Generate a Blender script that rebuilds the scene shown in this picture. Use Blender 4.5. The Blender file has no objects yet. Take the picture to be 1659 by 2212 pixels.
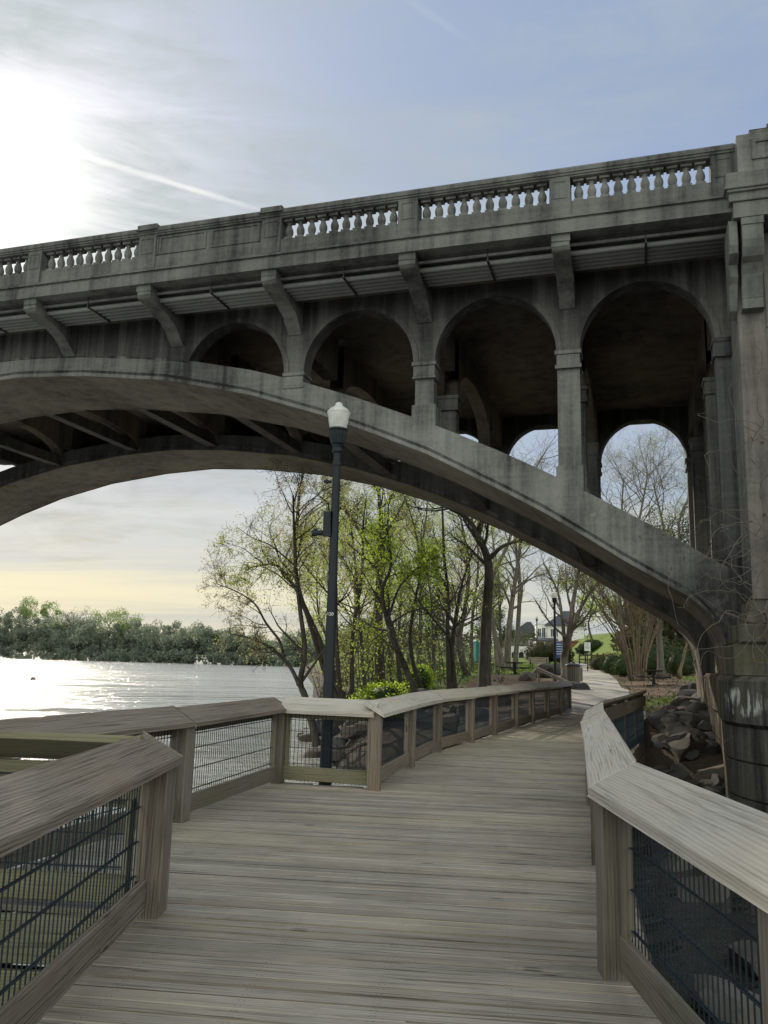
import bpy, bmesh, math, random
import numpy as np
from mathutils import Vector, Matrix
random.seed(7); RNG = np.random.default_rng(7)
sc = bpy.context.scene
COL = sc.collection
R = math.radians
# ------------------------------------------------------------------ camera
EYE = 1.54; FOC = 1788.0; PCX, PCY = 829.5, 1106.0
PITCH = math.atan((1429-1106)/FOC); ROLL = math.atan(.0265)
CR = Matrix.Rotation(math.pi/2+PITCH, 3, 'X') @ Matrix.Rotation(ROLL, 3, 'Z')
cam = bpy.data.cameras.new('camera'); camo = bpy.data.objects.new('camera', cam); COL.objects.link(camo)
camo.matrix_world = Matrix.Translation((0, 0, EYE)) @ CR.to_4x4()
cam.sensor_fit = 'AUTO'; cam.sensor_width = 36; cam.lens = 36*FOC/2212; cam.clip_start = .05; cam.clip_end = 6000
sc.camera = camo
O = Vector((0, 0, EYE))
def ray(x, y): return CR @ Vector(((x-PCX)/FOC, -(y-PCY)/FOC, -1))
def at(x, y, Y):                      # a viewing ray met with the vertical plane at distance Y
    d = ray(x, y); return O + d*(Y/d.y)
def gz(x, y, z=0.0):
    d = ray(x, y); return O + d*((z-EYE)/d.z)
# ------------------------------------------------------------------ object helpers
def tag(o, label=None, cat=None, group=None, kind=None):
    for k, v in (('label', label), ('category', cat), ('group', group), ('kind', kind)):
        if v: o[k] = v
    return o
def empty(name, loc=(0, 0, 0), rz=0, label=None, cat=None, group=None):
    o = bpy.data.objects.new(name, None); COL.objects.link(o); o.location = loc; o.rotation_euler = (0, 0, rz)
    o.empty_display_size = .2
    return tag(o, label, cat, group)
def link(name, me, parent=None):
    o = bpy.data.objects.new(name, me); COL.objects.link(o)
    if parent: o.parent = parent
    return o
def copy_tree(o, parent=None):
    c = o.copy(); COL.objects.link(c); c.parent = parent
    for ch in list(o.children): copy_tree(ch, c)
    return c
class MB:
    """collects faces with uv (u along the grain) and a random value per piece"""
    def __init__(s): s.v = []; s.f = []; s.uv = []; s.r = []; s.mi = []; s.m = 0
    def poly(s, pts, uv=None, r=0.0):
        n = len(s.v); s.v += [tuple(p) for p in pts]; s.f.append(tuple(range(n, n+len(pts))))
        s.uv += (uv or [(p[0], p[1]) for p in pts]); s.r.append(r); s.mi.append(s.m)
    def faces(s, pts, fs, uvs=None, r=0.0):
        n = len(s.v); s.v += [tuple(p) for p in pts]
        for f in fs:
            s.f.append(tuple(n+i for i in f)); s.uv += [(uvs[i] if uvs else (pts[i][0], pts[i][2])) for i in f]; s.r.append(r); s.mi.append(s.m)
    def hexa(s, p, r=None, ou=None):
        """p: 8 points, 0-3 bottom ring, 4-7 top ring; length runs 0->1"""
        r = random.random() if r is None else r; ou = random.uniform(0, 40) if ou is None else ou; ov = random.uniform(0, 40)
        p = [Vector(q) for q in p]
        L = (p[1]-p[0]).length; W = (p[3]-p[0]).length; H = (p[4]-p[0]).length
        for f, uv in (((3, 2, 1, 0), ((0, W), (L, W), (L, 0), (0, 0))), ((4, 5, 6, 7), ((0, 0), (L, 0), (L, W), (0, W))),
                      ((0, 1, 5, 4), ((0, 0), (L, 0), (L, H), (0, H))), ((2, 3, 7, 6), ((L, 0), (0, 0), (0, H), (L, H))),
                      ((1, 2, 6, 5), ((0, 0), (0, W), (H*.2, W), (H*.2, 0))), ((3, 0, 4, 7), ((0, W), (0, 0), (H*.2, 0), (H*.2, W)))):
            s.poly([p[i] for i in f], [(a+ou, b+ov) for a, b in uv], r)
    def beam(s, a, b, w, h, up=(0, 0, 1), r=None):
        """box from a to b; w across, h along up; a-b is the axis"""
        a = Vector(a); b = Vector(b); d = (b-a).normalized(); u = Vector(up); x = d.cross(u)
        if x.length < 1e-4: x = d.cross(Vector((1, 0, 0)))
        x.normalize(); u = x.cross(d).normalized(); x = x*(w/2); u = u*(h/2)
        s.hexa([a+x-u, b+x-u, b-x-u, a-x-u, a+x+u, b+x+u, b-x+u, a-x+u], r)
    def box(s, x0, x1, y0, y1, z0, z1, r=None, axis='x'):
        if axis == 'z':
            s.hexa([(x0, y0, z0), (x0, y0, z1), (x0, y1, z1), (x0, y1, z0), (x1, y0, z0), (x1, y0, z1), (x1, y1, z1), (x1, y1, z0)], r)
            # orientation is fixed by recalc in build
        else:
            s.hexa([(x0, y0, z0), (x1, y0, z0), (x1, y1, z0), (x0, y1, z0), (x0, y0, z1), (x1, y0, z1), (x1, y1, z1), (x0, y1, z1)], r)
    def prism(s, pts, dirv, r=None):
        """closed planar polygon pts swept by dirv"""
        r = random.random() if r is None else r
        d = Vector(dirv); a = [Vector(p) for p in pts]; b = [p+d for p in a]; n = len(a)
        s.poly(a[::-1], None, r); s.poly(b, None, r); acc = 0
        for i in range(n):
            j = (i+1) % n; l = (a[j]-a[i]).length
            s.poly([a[i], a[j], b[j], b[i]], [(acc, 0), (acc+l, 0), (acc+l, d.length), (acc, d.length)], r); acc += l
    def tube(s, pts, rad, n=6, cap=True, r=None):
        r = random.random() if r is None else r
        pts = [Vector(p) for p in pts]; m = len(pts); base = len(s.v); px = None; ln = 0
        for i, p in enumerate(pts):
            d = (pts[min(i+1, m-1)]-pts[max(i-1, 0)])
            if d.length < 1e-9: d = Vector((0, 0, 1))
            d.normalize()
            if px is None: px = d.orthogonal().normalized()
            px = (px-d*px.dot(d))
            if px.length < 1e-6: px = d.orthogonal()
            px.normalize(); py = d.cross(px); q = rad[i] if hasattr(rad, '__len__') else rad
            for k in range(n):
                a = 2*math.pi*k/n; s.v.append(tuple(p+px*(math.cos(a)*q)+py*(math.sin(a)*q)))
        for i in range(m-1):
            l2 = ln+(pts[i+1]-pts[i]).length
            for k in range(n):
                k2 = (k+1) % n; s.f.append((base+i*n+k, base+i*n+k2, base+(i+1)*n+k2, base+(i+1)*n+k))
                s.uv += [(ln, k/n), (ln, (k+1)/n), (l2, (k+1)/n), (l2, k/n)]; s.r.append(r); s.mi.append(s.m)
            ln = l2
        if cap and n > 2:
            s.f.append(tuple(base+k for k in range(n))[::-1]); s.uv += [(0, 0)]*n; s.r.append(r); s.mi.append(s.m)
            s.f.append(tuple(base+(m-1)*n+k for k in range(n))); s.uv += [(0, 0)]*n; s.r.append(r); s.mi.append(s.m)
    def lathe(s, prof, c=(0, 0), n=16, fl=0, r=0.5):
        base = len(s.v); m = len(prof)
        for (q, z) in prof:
            for k in range(n):
                a = 2*math.pi*k/n; qq = q*(1-(fl if k % 2 else 0)); s.v.append((c[0]+qq*math.cos(a), c[1]+qq*math.sin(a), z))
        for i in range(m-1):
            for k in range(n):
                k2 = (k+1) % n; s.f.append((base+i*n+k, base+i*n+k2, base+(i+1)*n+k2, base+(i+1)*n+k))
                s.uv += [(k/n, prof[i][1]), ((k+1)/n, prof[i][1]), ((k+1)/n, prof[i+1][1]), (k/n, prof[i+1][1])]; s.r.append(r); s.mi.append(s.m)
        for i0, rev in ((0, True), (m-1, False)):
            t = tuple(base+i0*n+k for k in range(n)); s.f.append(t[::-1] if rev else t); s.uv += [(0, 0)]*n; s.r.append(r); s.mi.append(s.m)
    def mesh(s, name, mats, smooth=False, recalc=True):
        me = bpy.data.meshes.new(name); me.from_pydata(s.v, [], s.f)
        uvl = me.uv_layers.new(name='UVMap'); uvl.data.foreach_set('uv', np.array(s.uv, dtype=np.float32).ravel())
        at_ = me.attributes.new('rnd', 'FLOAT', 'FACE'); at_.data.foreach_set('value', np.array(s.r, dtype=np.float32))
        for m in (mats if isinstance(mats, (list, tuple)) else [mats]): me.materials.append(m)
        me.polygons.foreach_set('material_index', np.array(s.mi, dtype=np.int32))
        if smooth: me.polygons.foreach_set('use_smooth', np.ones(len(s.f), dtype=bool))
        me.validate(clean_customdata=False)
        if recalc:
            bm = bmesh.new(); bm.from_mesh(me); bmesh.ops.recalc_face_normals(bm, faces=bm.faces); bm.to_mesh(me); bm.free()
        me.update(); return me
    def build(s, name, mats, parent=None, smooth=False, bevel=0, recalc=True, seg=1):
        me = s.mesh(name, mats, smooth, recalc); o = link(name, me, parent)
        if bevel:
            bm = bmesh.new(); bm.from_mesh(me); bmesh.ops.remove_doubles(bm, verts=bm.verts, dist=1e-5); bm.to_mesh(me); bm.free()
            b = o.modifiers.new('bevel', 'BEVEL'); b.width = bevel; b.segments = seg; b.limit_method = 'ANGLE'; b.angle_limit = R(50)
        return o
def smooth_by_angle(o, a=35):
    me = o.data; me.polygons.foreach_set('use_smooth', np.ones(len(me.polygons), dtype=bool))
    bm = bmesh.new(); bm.from_mesh(me); bmesh.ops.remove_doubles(bm, verts=bm.verts, dist=1e-5)
    for e in bm.edges:
        if len(e.link_faces) == 2 and e.calc_face_angle(0) > R(a): e.smooth = False
    bm.to_mesh(me); bm.free()
# ------------------------------------------------------------------ node helpers
class NT:
    def __init__(s, nt): s.nt = nt; s.n = nt.nodes; s.l = nt.links
    def put(s, node, key, val):
        i = node.inputs[key]
        if isinstance(val, bpy.types.NodeSocket): s.l.new(val, i)
        elif val is not None:
            try: i.default_value = val
            except Exception: i.default_value = tuple(val)+(1,)
    def node(s, t, ins=None, **attr):
        n = s.n.new(t)
        for k, v in attr.items(): setattr(n, k, v)
        for k, v in (ins or {}).items(): s.put(n, k, v)
        return n
    def math(s, op, a, b=None, c=None, clamp=False):
        n = s.node('ShaderNodeMath', operation=op, use_clamp=clamp); s.put(n, 0, a)
        if b is not None: s.put(n, 1, b)
        if c is not None: s.put(n, 2, c)
        return n.outputs[0]
    def vmath(s, op, a, b=None):
        n = s.node('ShaderNodeVectorMath', operation=op); s.put(n, 0, a)
        if b is not None: s.put(n, 1, b)
        return n.outputs['Value'] if op in ('DOT_PRODUCT', 'LENGTH', 'DISTANCE') else n.outputs[0]
    def scale(s, v, k): return s.vmath('MULTIPLY', v, k)
    def noise(s, vec, scale=1, detail=4, rough=.55, dist=0):
        n = s.node('ShaderNodeTexNoise', {'Vector': vec, 'Scale': scale, 'Detail': detail, 'Roughness': rough, 'Distortion': dist}); return n.outputs[0]
    def ramp(s, f, stops, interp='LINEAR'):
        n = s.node('ShaderNodeValToRGB', {'Fac': f}); e = n.color_ramp.elements; n.color_ramp.interpolation = interp
        while len(e) > 1: e.remove(e[0])
        for i, (p, c) in enumerate(stops):
            x = e[0] if i == 0 else e.new(p)
            x.position = p; x.color = tuple(c)+((1,) if len(c) == 3 else ()) if hasattr(c, '__len__') else (c, c, c, 1)
        return n.outputs[0]
    def mapr(s, v, a, b, c=0, d=1):
        n = s.node('ShaderNodeMapRange', {'Value': v, 'From Min': a, 'From Max': b, 'To Min': c, 'To Max': d}); return n.outputs[0]
    def mix(s, f, a, b, mode='MIX'):
        n = s.node('ShaderNodeMix', data_type='RGBA', blend_type=mode); s.put(n, 0, f); s.put(n, 6, a); s.put(n, 7, b); return n.outputs[2]
    def comb(s, x, y, z):
        n = s.node('ShaderNodeCombineXYZ', {'X': x, 'Y': y, 'Z': z}); return n.outputs[0]
    def sep(s, v):
        n = s.node('ShaderNodeSeparateXYZ', {0: v}); return n.outputs
    def bump(s, h, strength=.3, dist=.02, normal=None):
        n = s.node('ShaderNodeBump', {'Height': h, 'Strength': strength, 'Distance': dist})
        if normal is not None: s.put(n, 'Normal', normal)
        return n.outputs[0]
def mat(name):
    m = bpy.data.materials.new(name); m.use_nodes = True; t = NT(m.node_tree); b = t.n['Principled BSDF']; return m, t, b
def rnd_attr(t): return t.node('ShaderNodeAttribute', attribute_name='rnd').outputs['Fac']
def uvw(t): return t.node('ShaderNodeTexCoord').outputs['UV']
def pos(t): return t.node('ShaderNodeNewGeometry').outputs['Position']
def objpos(t): return t.node('ShaderNodeTexCoord').outputs['Object']
MAT = {}
def plain(name, col, rough=.6, metal=0, var=.25, scale=3.0, bump=.15, spec=.5):
    m, t, b = mat(name); p = objpos(t); n = t.noise(p, scale, 6, .6)
    c = t.mix(t.mapr(n, .3, .7), [x*(1-var) for x in col], [min(1, x*(1+var)) for x in col]); t.put(b, 'Base Color', c)
    b.inputs['Roughness'].default_value = rough; b.inputs['Metallic'].default_value = metal; b.inputs['Specular IOR Level'].default_value = spec
    if bump: t.put(b, 'Normal', t.bump(t.noise(p, scale*8, 4), bump, .01))
    MAT[name] = m; return m
def wood(name, light, dark, ring=1.0, green=0.0, rough=.8, wet=0.0, knots=True, spread=.35, bmp=.5, crk=.5, bigw=.5):
    m, t, b = mat(name); uv = uvw(t); u, v, _ = t.sep(uv); r = rnd_attr(t)
    kn = t.node('ShaderNodeTexVoronoi', {'Vector': t.comb(t.math('MULTIPLY', u, 1.1), t.math('MULTIPLY', v, 5.5), t.math('MULTIPLY', r, 31.7)), 'Scale': 1.0}, feature='F1').outputs['Distance']
    kd = t.mapr(kn, 0.0, .22, 1, 0)
    warp = t.noise(t.comb(t.math('MULTIPLY', u, .34), t.math('MULTIPLY', v, 2.6), t.math('MULTIPLY', r, 17)), 1.0, 1.0, .4)
    ph = t.math('ADD', t.math('MULTIPLY', v, 360*ring), t.math('MULTIPLY', warp, 60*ring))
    ph = t.math('ADD', ph, t.math('MULTIPLY', t.math('POWER', kd, 2), 20 if knots else 0))
    rings = t.math('ADD', t.math('MULTIPLY', t.math('SINE', ph), .5), .5)
    rings = t.math('POWER', rings, 1.6)
    fine = t.noise(t.comb(t.math('MULTIPLY', u, 4), t.math('MULTIPLY', v, 230), r), 1.0, 4, .7)
    crack = t.ramp(t.noise(t.comb(t.math('MULTIPLY', u, 1.1), t.math('MULTIPLY', v, 75), t.math('MULTIPLY', r, 9)), 1.0, 4, .65), [(.36, 0), (.44, 1)])
    big = t.noise(t.comb(t.math('MULTIPLY', u, .8), t.math('MULTIPLY', v, 3), t.math('MULTIPLY', r, 5)), 1.0, 4, .6)
    f = t.math('ADD', t.math('MULTIPLY', rings, .23), t.math('ADD', t.math('MULTIPLY', t.mapr(fine, .3, .7), .36), t.math('ADD', t.math('MULTIPLY', big, bigw), (.5-bigw)*.5)))
    c = t.mix(t.mapr(f, .22, .95), light, dark)
    c = t.mix(t.math('MULTIPLY', t.math('SUBTRACT', 1, crack), crk), c, [x*.3 for x in dark])
    if knots: c = t.mix(t.mapr(kn, .035, .075, .85, 0), c, (.03, .025, .02))
    k = t.mapr(r, 0, 1, 1-spread, 1+spread); c = t.mix(1.0, c, t.comb(k, t.math('MULTIPLY', k, .99), t.math('MULTIPLY', k, .97)), 'MULTIPLY')
    w = t.noise(t.comb(u, v, t.math('MULTIPLY', r, 3)), .9, 3); c = t.mix(t.mapr(w, .45, .75, 0, .35), c, [light[0]*1.0, light[1]*.78, light[2]*.55])
    if green:
        g = t.noise(pos(t), 2.2, 4); z = t.sep(pos(t))[2]
        gm = t.math('MULTIPLY', t.mapr(g, .35, .65), t.mapr(z, .05, .45, 1, .25)); c = t.mix(t.math('MULTIPLY', gm, green), c, (.075, .085, .03))
    t.put(b, 'Base Color', c); t.put(b, 'Roughness', t.mapr(fine, .3, .7, rough-.12, rough+.1))
    b.inputs['Specular IOR Level'].default_value = .35
    h = t.math('ADD', t.math('MULTIPLY', rings, -.22), t.math('ADD', t.math('MULTIPLY', fine, .35), t.math('MULTIPLY', crack, 1.2)))
    t.put(b, 'Normal', t.bump(h, bmp, .006)); MAT[name] = m; return m
def concrete(name, base, dark, streak=.6, rough=.9, warm=None, moss=0.0, boards=1.0, top_shade=None):
    m, t, b = mat(name); p = pos(t); x, y, z = t.sep(p)
    big = t.noise(p, .35, 5, .6); st = t.noise(t.scale(p, (2.4, 2.4, .13)), 1.0, 5, .65); st2 = t.noise(t.scale(p, (7, 7, .35)), 1.0, 3, .6)
    fine = t.noise(p, 14, 5, .65); spots = t.noise(p, 3.3, 4, .7); brd = t.noise(t.scale(p, (.5, .5, 9)), 1.0, 2, .5)
    f = t.math('ADD', t.math('MULTIPLY', t.mapr(big, .35, .68), .70), t.math('ADD', t.math('MULTIPLY', t.mapr(st, .42, .66), streak), t.math('MULTIPLY', t.mapr(st2, .5, .7), streak*.35)))
    f = t.math('ADD', f, t.math('MULTIPLY', t.mapr(fine, .3, .7, -1, 1), .13)); f = t.math('ADD', f, t.math('MULTIPLY', t.mapr(brd, .3, .7, -1, 1), .08*boards))
    c = t.mix(t.mapr(f, .1, 1.15), base, dark)
    if warm: c = t.mix(t.mapr(t.noise(p, .8, 4), .45, .7, 0, .6), c, warm)
    c = t.mix(t.mapr(spots, .66, .74, 0, .5), c, [x*.4 for x in dark]); c = t.mix(t.mapr(t.noise(p, 2.1, 6, .75), .64, .72, 0, .35), c, [min(1, q*1.6) for q in base])
    if top_shade:  # darkens with height: shade below the deck overhang put into the colour
        g = t.mapr(z, top_shade[0], top_shade[1], 0, 1); c = t.mix(t.math('MULTIPLY', g, t.mapr(st, .3, .55, .35, 1)), c, [q*.55 for q in dark])
    if moss: c = t.mix(t.math('MULTIPLY', t.mapr(t.noise(p, 1.4, 5), .48, .64), moss), c, (.09, .095, .03))
    t.put(b, 'Base Color', c); b.inputs['Roughness'].default_value = rough; b.inputs['Specular IOR Level'].default_value = .25
    h = t.math('ADD', t.math('MULTIPLY', fine, .5), t.math('MULTIPLY', brd, .5*boards)); t.put(b, 'Normal', t.bump(h, .35, .02)); MAT[name] = m; return m
def foliage(name, c1, c2, trans=.5):
    m, t, b = mat(name); r = rnd_attr(t); n = t.noise(pos(t), .5, 3)
    f = t.math('ADD', t.math('MULTIPLY', r, .6), t.math('MULTIPLY', n, .4)); c = t.mix(f, c1, c2); t.put(b, 'Base Color', c)
    b.inputs['Roughness'].default_value = .65; b.inputs['Specular IOR Level'].default_value = .2
    tr = t.node('ShaderNodeBsdfTranslucent', {'Color': c}); mx = t.node('ShaderNodeMixShader', {0: trans}); out = t.n['Material Output']
    t.l.new(b.outputs[0], mx.inputs[1]); t.l.new(tr.outputs[0], mx.inputs[2]); t.l.new(mx.outputs[0], out.inputs[0]); MAT[name] = m; return m
def bark(name, a, b_):
    m, t, b = mat(name); uv = uvw(t); p = pos(t); n = t.noise(t.scale(p, (9, 9, 1.6)), 1.0, 5, .65); g = t.noise(p, 1.1, 3)
    c = t.mix(t.mapr(n, .35, .65), a, b_); c = t.mix(t.mapr(g, .45, .7, 0, .4), c, (.11, .11, .075)); t.put(b, 'Base Color', c)
    b.inputs['Roughness'].default_value = .9; b.inputs['Specular IOR Level'].default_value = .2; t.put(b, 'Normal', t.bump(n, .6, .03)); MAT[name] = m; return m
# ------------------------------------------------------------------ sky and sun
SUN_AZ, SUN_EL = -26.6, 28.7            # azimuth from +Y towards +X, elevation
sd = Vector((math.sin(R(SUN_AZ))*math.cos(R(SUN_EL)), math.cos(R(SUN_AZ))*math.cos(R(SUN_EL)), math.sin(R(SUN_EL))))
w = bpy.data.worlds.new('World'); sc.world = w; w.use_nodes = True; t = NT(w.node_tree)
bg = t.n['Background']; d = t.vmath('NORMALIZE', t.node('ShaderNodeTexCoord').outputs['Generated']); dx, dy, dz = t.sep(d)
sky = t.node('ShaderNodeTexSky', sky_type='NISHITA', sun_disc=False, sun_elevation=R(SUN_EL), sun_rotation=R(SUN_AZ), altitude=50, air_density=1.0, dust_density=1.6, ozone_density=1.2).outputs[0]
cs = t.vmath('DOT_PRODUCT', d, tuple(sd)); ang = t.math('ARCCOSINE', t.math('MINIMUM', cs, 1.0))     # angle to the sun
zc = t.math('ADD', t.math('MAXIMUM', dz, 0.0), .11); plx = t.math('DIVIDE', dx, zc); ply = t.math('DIVIDE', dy, zc)   # cloud layer seen in perspective
pl = t.comb(plx, ply, 0)
def rotm(v, a, sx, sy):
    n = t.node('ShaderNodeMapping', {'Vector': v, 'Rotation': (0, 0, R(a)), 'Scale': (sx, sy, 1)}); return n.outputs[0]
def tilt(sx, sy, sz): return t.node('ShaderNodeMapping', {'Vector': d, 'Rotation': (R(8), R(38), R(14)), 'Scale': (sx, sy, sz)}).outputs[0]
wisp = t.noise(tilt(2.2, 2.6, 6.5), 1.0, 8, .62, 1.1); veil = t.noise(tilt(1.6, 1.6, 2.4), 1.0, 5, .55, .5); fib = t.noise(tilt(3.5, 5, 24), 1.0, 7, .66, .9)
lowf = t.noise(t.comb(t.math('MULTIPLY', plx, .16), t.math('MULTIPLY', ply, .75), 3.7), 1.15, 6, .6, .5)
cl = t.math('ADD', t.math('MULTIPLY', t.mapr(wisp, .42, .68), .55), t.math('ADD', t.math('MULTIPLY', t.mapr(veil, .35, .65), .35), t.math('MULTIPLY', t.mapr(fib, .45, .68), .32)))
near = t.math('POWER', t.mapr(ang, 0.0, 1.25, 1, 0), 1.15)                                    # more veil on the sun's side
cl = t.math('MULTIPLY', cl, t.math('ADD', .34, t.math('MULTIPLY', near, 1.0)), clamp=True)
hz = t.mapr(dz, .02, .42, 1, 0)
cl = t.math('MAXIMUM', cl, t.math('MULTIPLY', hz, t.mapr(lowf, .3, .7, .70, 1.0)))
warm = t.math('MULTIPLY', t.mapr(dz, .14, .40, 1, .0), t.mapr(lowf, .38, .62, .5, 1.15))
ccol = t.mix(near, (3.8, 4.45, 5.2, 1), (4.35, 4.75, 4.75, 1)); ccol = t.mix(t.math('MULTIPLY', warm, t.mapr(ang, .2, 1.1, 1, .25)), ccol, (7.3, 6.5, 4.4, 1))
ccol = t.mix(1.0, ccol, t.mix(t.mapr(lowf, .3, .7), (.74, .76, .80, 1), (1.12, 1.12, 1.08, 1)), 'MULTIPLY')
base = t.mix(.72, sky, t.mix(t.mapr(dz, .1, .75), (3.1, 3.85, 5.15, 1), (2.4, 3.3, 5.3, 1)))
c = t.mix(cl, base, ccol)
def trail(a, b, width, fade0, fade1, amt, c):                                                # a straight vapour trail on the sky between two directions
    da = ray(*a).normalized(); db = ray(*b).normalized(); n = da.cross(db).normalized(); e = (db-da).normalized()
    dist = t.math('ABSOLUTE', t.vmath('DOT_PRODUCT', d, tuple(n))); s_ = t.math('DIVIDE', t.math('SUBTRACT', t.vmath('DOT_PRODUCT', d, tuple(e)), da.dot(e)), (db-da).dot(e))
    wv = t.math('MULTIPLY', t.mapr(t.noise(d, 38, 4, .6), .3, .7, .5, 1.3), t.math('MULTIPLY', t.mapr(s_, 0, 1, 1.2, .75), width))
    m = t.math('MULTIPLY', t.mapr(t.math('DIVIDE', dist, wv), .25, 1, 1, 0), t.math('MULTIPLY', t.mapr(s_, -.02, fade0, 0, 1), t.mapr(s_, fade1, 1.02, 1, 0)))
    m = t.math('MULTIPLY', m, t.mapr(t.noise(d, 16, 3), .3, .6, .55, 1)); m = t.math('MULTIPLY', m, t.math('GREATER_THAN', t.vmath('DOT_PRODUCT', d, tuple((da+db).normalized())), .5))
    return t.mix(t.math('MULTIPLY', m, amt), c, (8.5, 8.4, 8.0, 1))
c = trail((60, 300), (590, 462), .0050, .15, .7, .55, c)
c = trail((860, -15), (1040, 105), .005, .2, .6, .05, c)
core = t.math('POWER', t.mapr(ang, 0.0, .135, 1, 0), 2.6); glow = t.math('POWER', t.mapr(ang, 0.0, .42, 1, 0), 2.6)
g = t.math('ADD', t.math('MULTIPLY', core, 12), t.math('MULTIPLY', glow, 1.7))
c = t.mix(1.0, c, t.mix(1.0, t.comb(g, g, g), (1.0, .97, .86, 1), 'MULTIPLY'), 'ADD')
c = t.mix(t.mapr(dy, .12, -.42, 0, 1), c, (11.6, 12.2, 11.5, 1))       # added unseen bright fill behind the viewer, lifting the shadows
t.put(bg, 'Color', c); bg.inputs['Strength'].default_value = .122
sun = bpy.data.lights.new('sun', 'SUN'); so = bpy.data.objects.new('sun', sun); COL.objects.link(so)
so.rotation_euler = (-sd).to_track_quat('-Z', 'Y').to_euler(); so.location = sd*60
sun.energy = 4.6; sun.angle = R(.6); sun.color = (1.0, .90, .74)
sc.view_settings.view_transform = 'Standard'; sc.view_settings.look = 'None'; sc.view_settings.exposure = 0; sc.view_settings.gamma = 1
sc.cycles.max_bounces = 6; sc.cycles.diffuse_bounces = 3; sc.cycles.glossy_bounces = 3; sc.cycles.transmission_bounces = 3; sc.cycles.transparent_max_bounces = 6
sc.cycles.use_denoising = True; sc.cycles.sample_clamp_indirect = 6; sc.cycles.caustics_reflective = False; sc.cycles.caustics_refractive = False
# ------------------------------------------------------------------ materials
wood('wood_cap', (.53, .50, .44), (.29, .265, .225), ring=1.0, spread=.10, bmp=.5, crk=.38)
wood('wood_cap_brown', (.27, .232, .188), (.085, .068, .052), ring=1.0, spread=.15, bmp=.7)
wood('wood_post', (.215, .195, .162), (.085, .075, .06), ring=.8, green=.4, spread=.18)
wood('wood_green', (.27, .26, .18), (.13, .125, .08), ring=.9, green=.3, spread=.12)
wood('wood_deck', (.42, .382, .325), (.155, .138, .112), ring=.8, green=.10, bigw=.15, spread=.13, knots=True, bmp=.45, crk=.9)
wood('wood_dark', (.11, .085, .06), (.045, .035, .026), ring=.8, spread=.3)
wood('wood_bench', (.42, .37, .30), (.22, .19, .15), spread=.2)
concrete('concrete', (.172, .17, .156), (.034, .034, .032), streak=.52, top_shade=None)
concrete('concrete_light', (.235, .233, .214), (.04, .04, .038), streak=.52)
concrete('concrete_warm', (.15, .13, .108), (.034, .029, .025), streak=.6, warm=(.165, .125, .092)); concrete('concrete_shaded', (.075, .072, .066), (.02, .019, .018), streak=.6); concrete('concrete_wall', (.172, .168, .152), (.036, .036, .034), streak=.6, top_shade=(8.9, 10.35)); concrete('concrete_pylon', (.19, .178, .16), (.055, .05, .046), streak=.8, warm=(.20, .165, .14))
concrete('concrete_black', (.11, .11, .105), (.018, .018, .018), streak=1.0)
concrete('pier_stone', (.15, .142, .125), (.03, .029, .026), streak=.9, moss=.22, boards=.3); concrete('pier_flank_lit', (.20, .165, .115), (.045, .038, .028), streak=1.0, moss=.15, boards=.2); concrete('pier_moss', (.13, .12, .098), (.03, .029, .022), streak=.7, moss=.28, boards=.2)  # left flank: stone warmed and lightened, sunlight put into the colour
concrete('pipe_pale', (.25, .25, .235), (.10, .10, .095), streak=.1, boards=0)
concrete('path_concrete', (.40, .37, .32), (.26, .24, .21), streak=.1, boards=0)
concrete('rock', (.095, .091, .084), (.028, .027, .027), streak=.3, warm=(.14, .12, .095), boards=0)
concrete('rock_brown', (.12, .105, .086), (.038, .033, .029), streak=.3, boards=0)
concrete('rock_grey', (.115, .115, .113), (.036, .036, .038), streak=.3, boards=0)
plain('iron_black', (.009, .013, .017), .5, var=.2, scale=6, bump=.05, spec=.3); plain('iron_mesh', (.010, .019, .026), .55, var=.3, scale=9, bump=0, spec=.35)
plain('black_paint', (.015, .015, .015), .5, var=.3); plain('teal', (.02, .17, .16), .5); plain('white_paint', (.80, .80, .77), .6, var=.08)
plain('slate', (.055, .06, .072), .7, scale=8); plain('brick', (.25, .10, .075), .85, scale=5); plain('brick_white', (.70, .69, .66), .85, scale=5, var=.12)
plain('window_dark', (.02, .025, .03), .15, bump=0); plain('sign_blue', (.04, .09, .30), .5, bump=0); plain('sign_white', (.7, .7, .68), .5, bump=0, var=.06)
plain('house_grey', (.12, .115, .10), .85, var=.2); plain('number_white', (.75, .75, .72), .5, bump=0, var=.03); plain('bird_white', (.6, .6, .57), .5)
# pale runs of efflorescence on the pier nose
t = NT(MAT['pier_stone'].node_tree); b = t.n['Principled BSDF']; PN = Vector((math.sin(R(17.1)), math.cos(R(17.1)), 0))*18.5+Vector((math.cos(R(17.1)), -math.sin(R(17.1)), 0))*1.92+Vector((math.sin(R(17.1)), math.cos(R(17.1)), 0))*-1.55
pp = t.vmath('SUBTRACT', pos(t), (PN.x, PN.y, .98)); px_, py_, pz_ = t.sep(pp); side = t.math('SUBTRACT', t.math('MULTIPLY', px_, .62), t.math('MULTIPLY', py_, .78))
e_ = t.math('ADD', t.math('POWER', t.math('DIVIDE', side, .62), 2), t.math('POWER', t.math('DIVIDE', pz_, .27), 2))
run = t.noise(t.comb(t.math('MULTIPLY', side, 9), t.math('MULTIPLY', pz_, 1.6), 0), 1.0, 5, .65, .4); msk = t.math('MULTIPLY', t.mapr(e_, .5, 1.1, 1, 0), t.mapr(run, .50, .60))
old = b.inputs['Base Color'].links[0].from_socket; t.put(b, 'Base Color', t.mix(t.math('MULTIPLY', msk, .85), old, (.50, .49, .45)))
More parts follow.
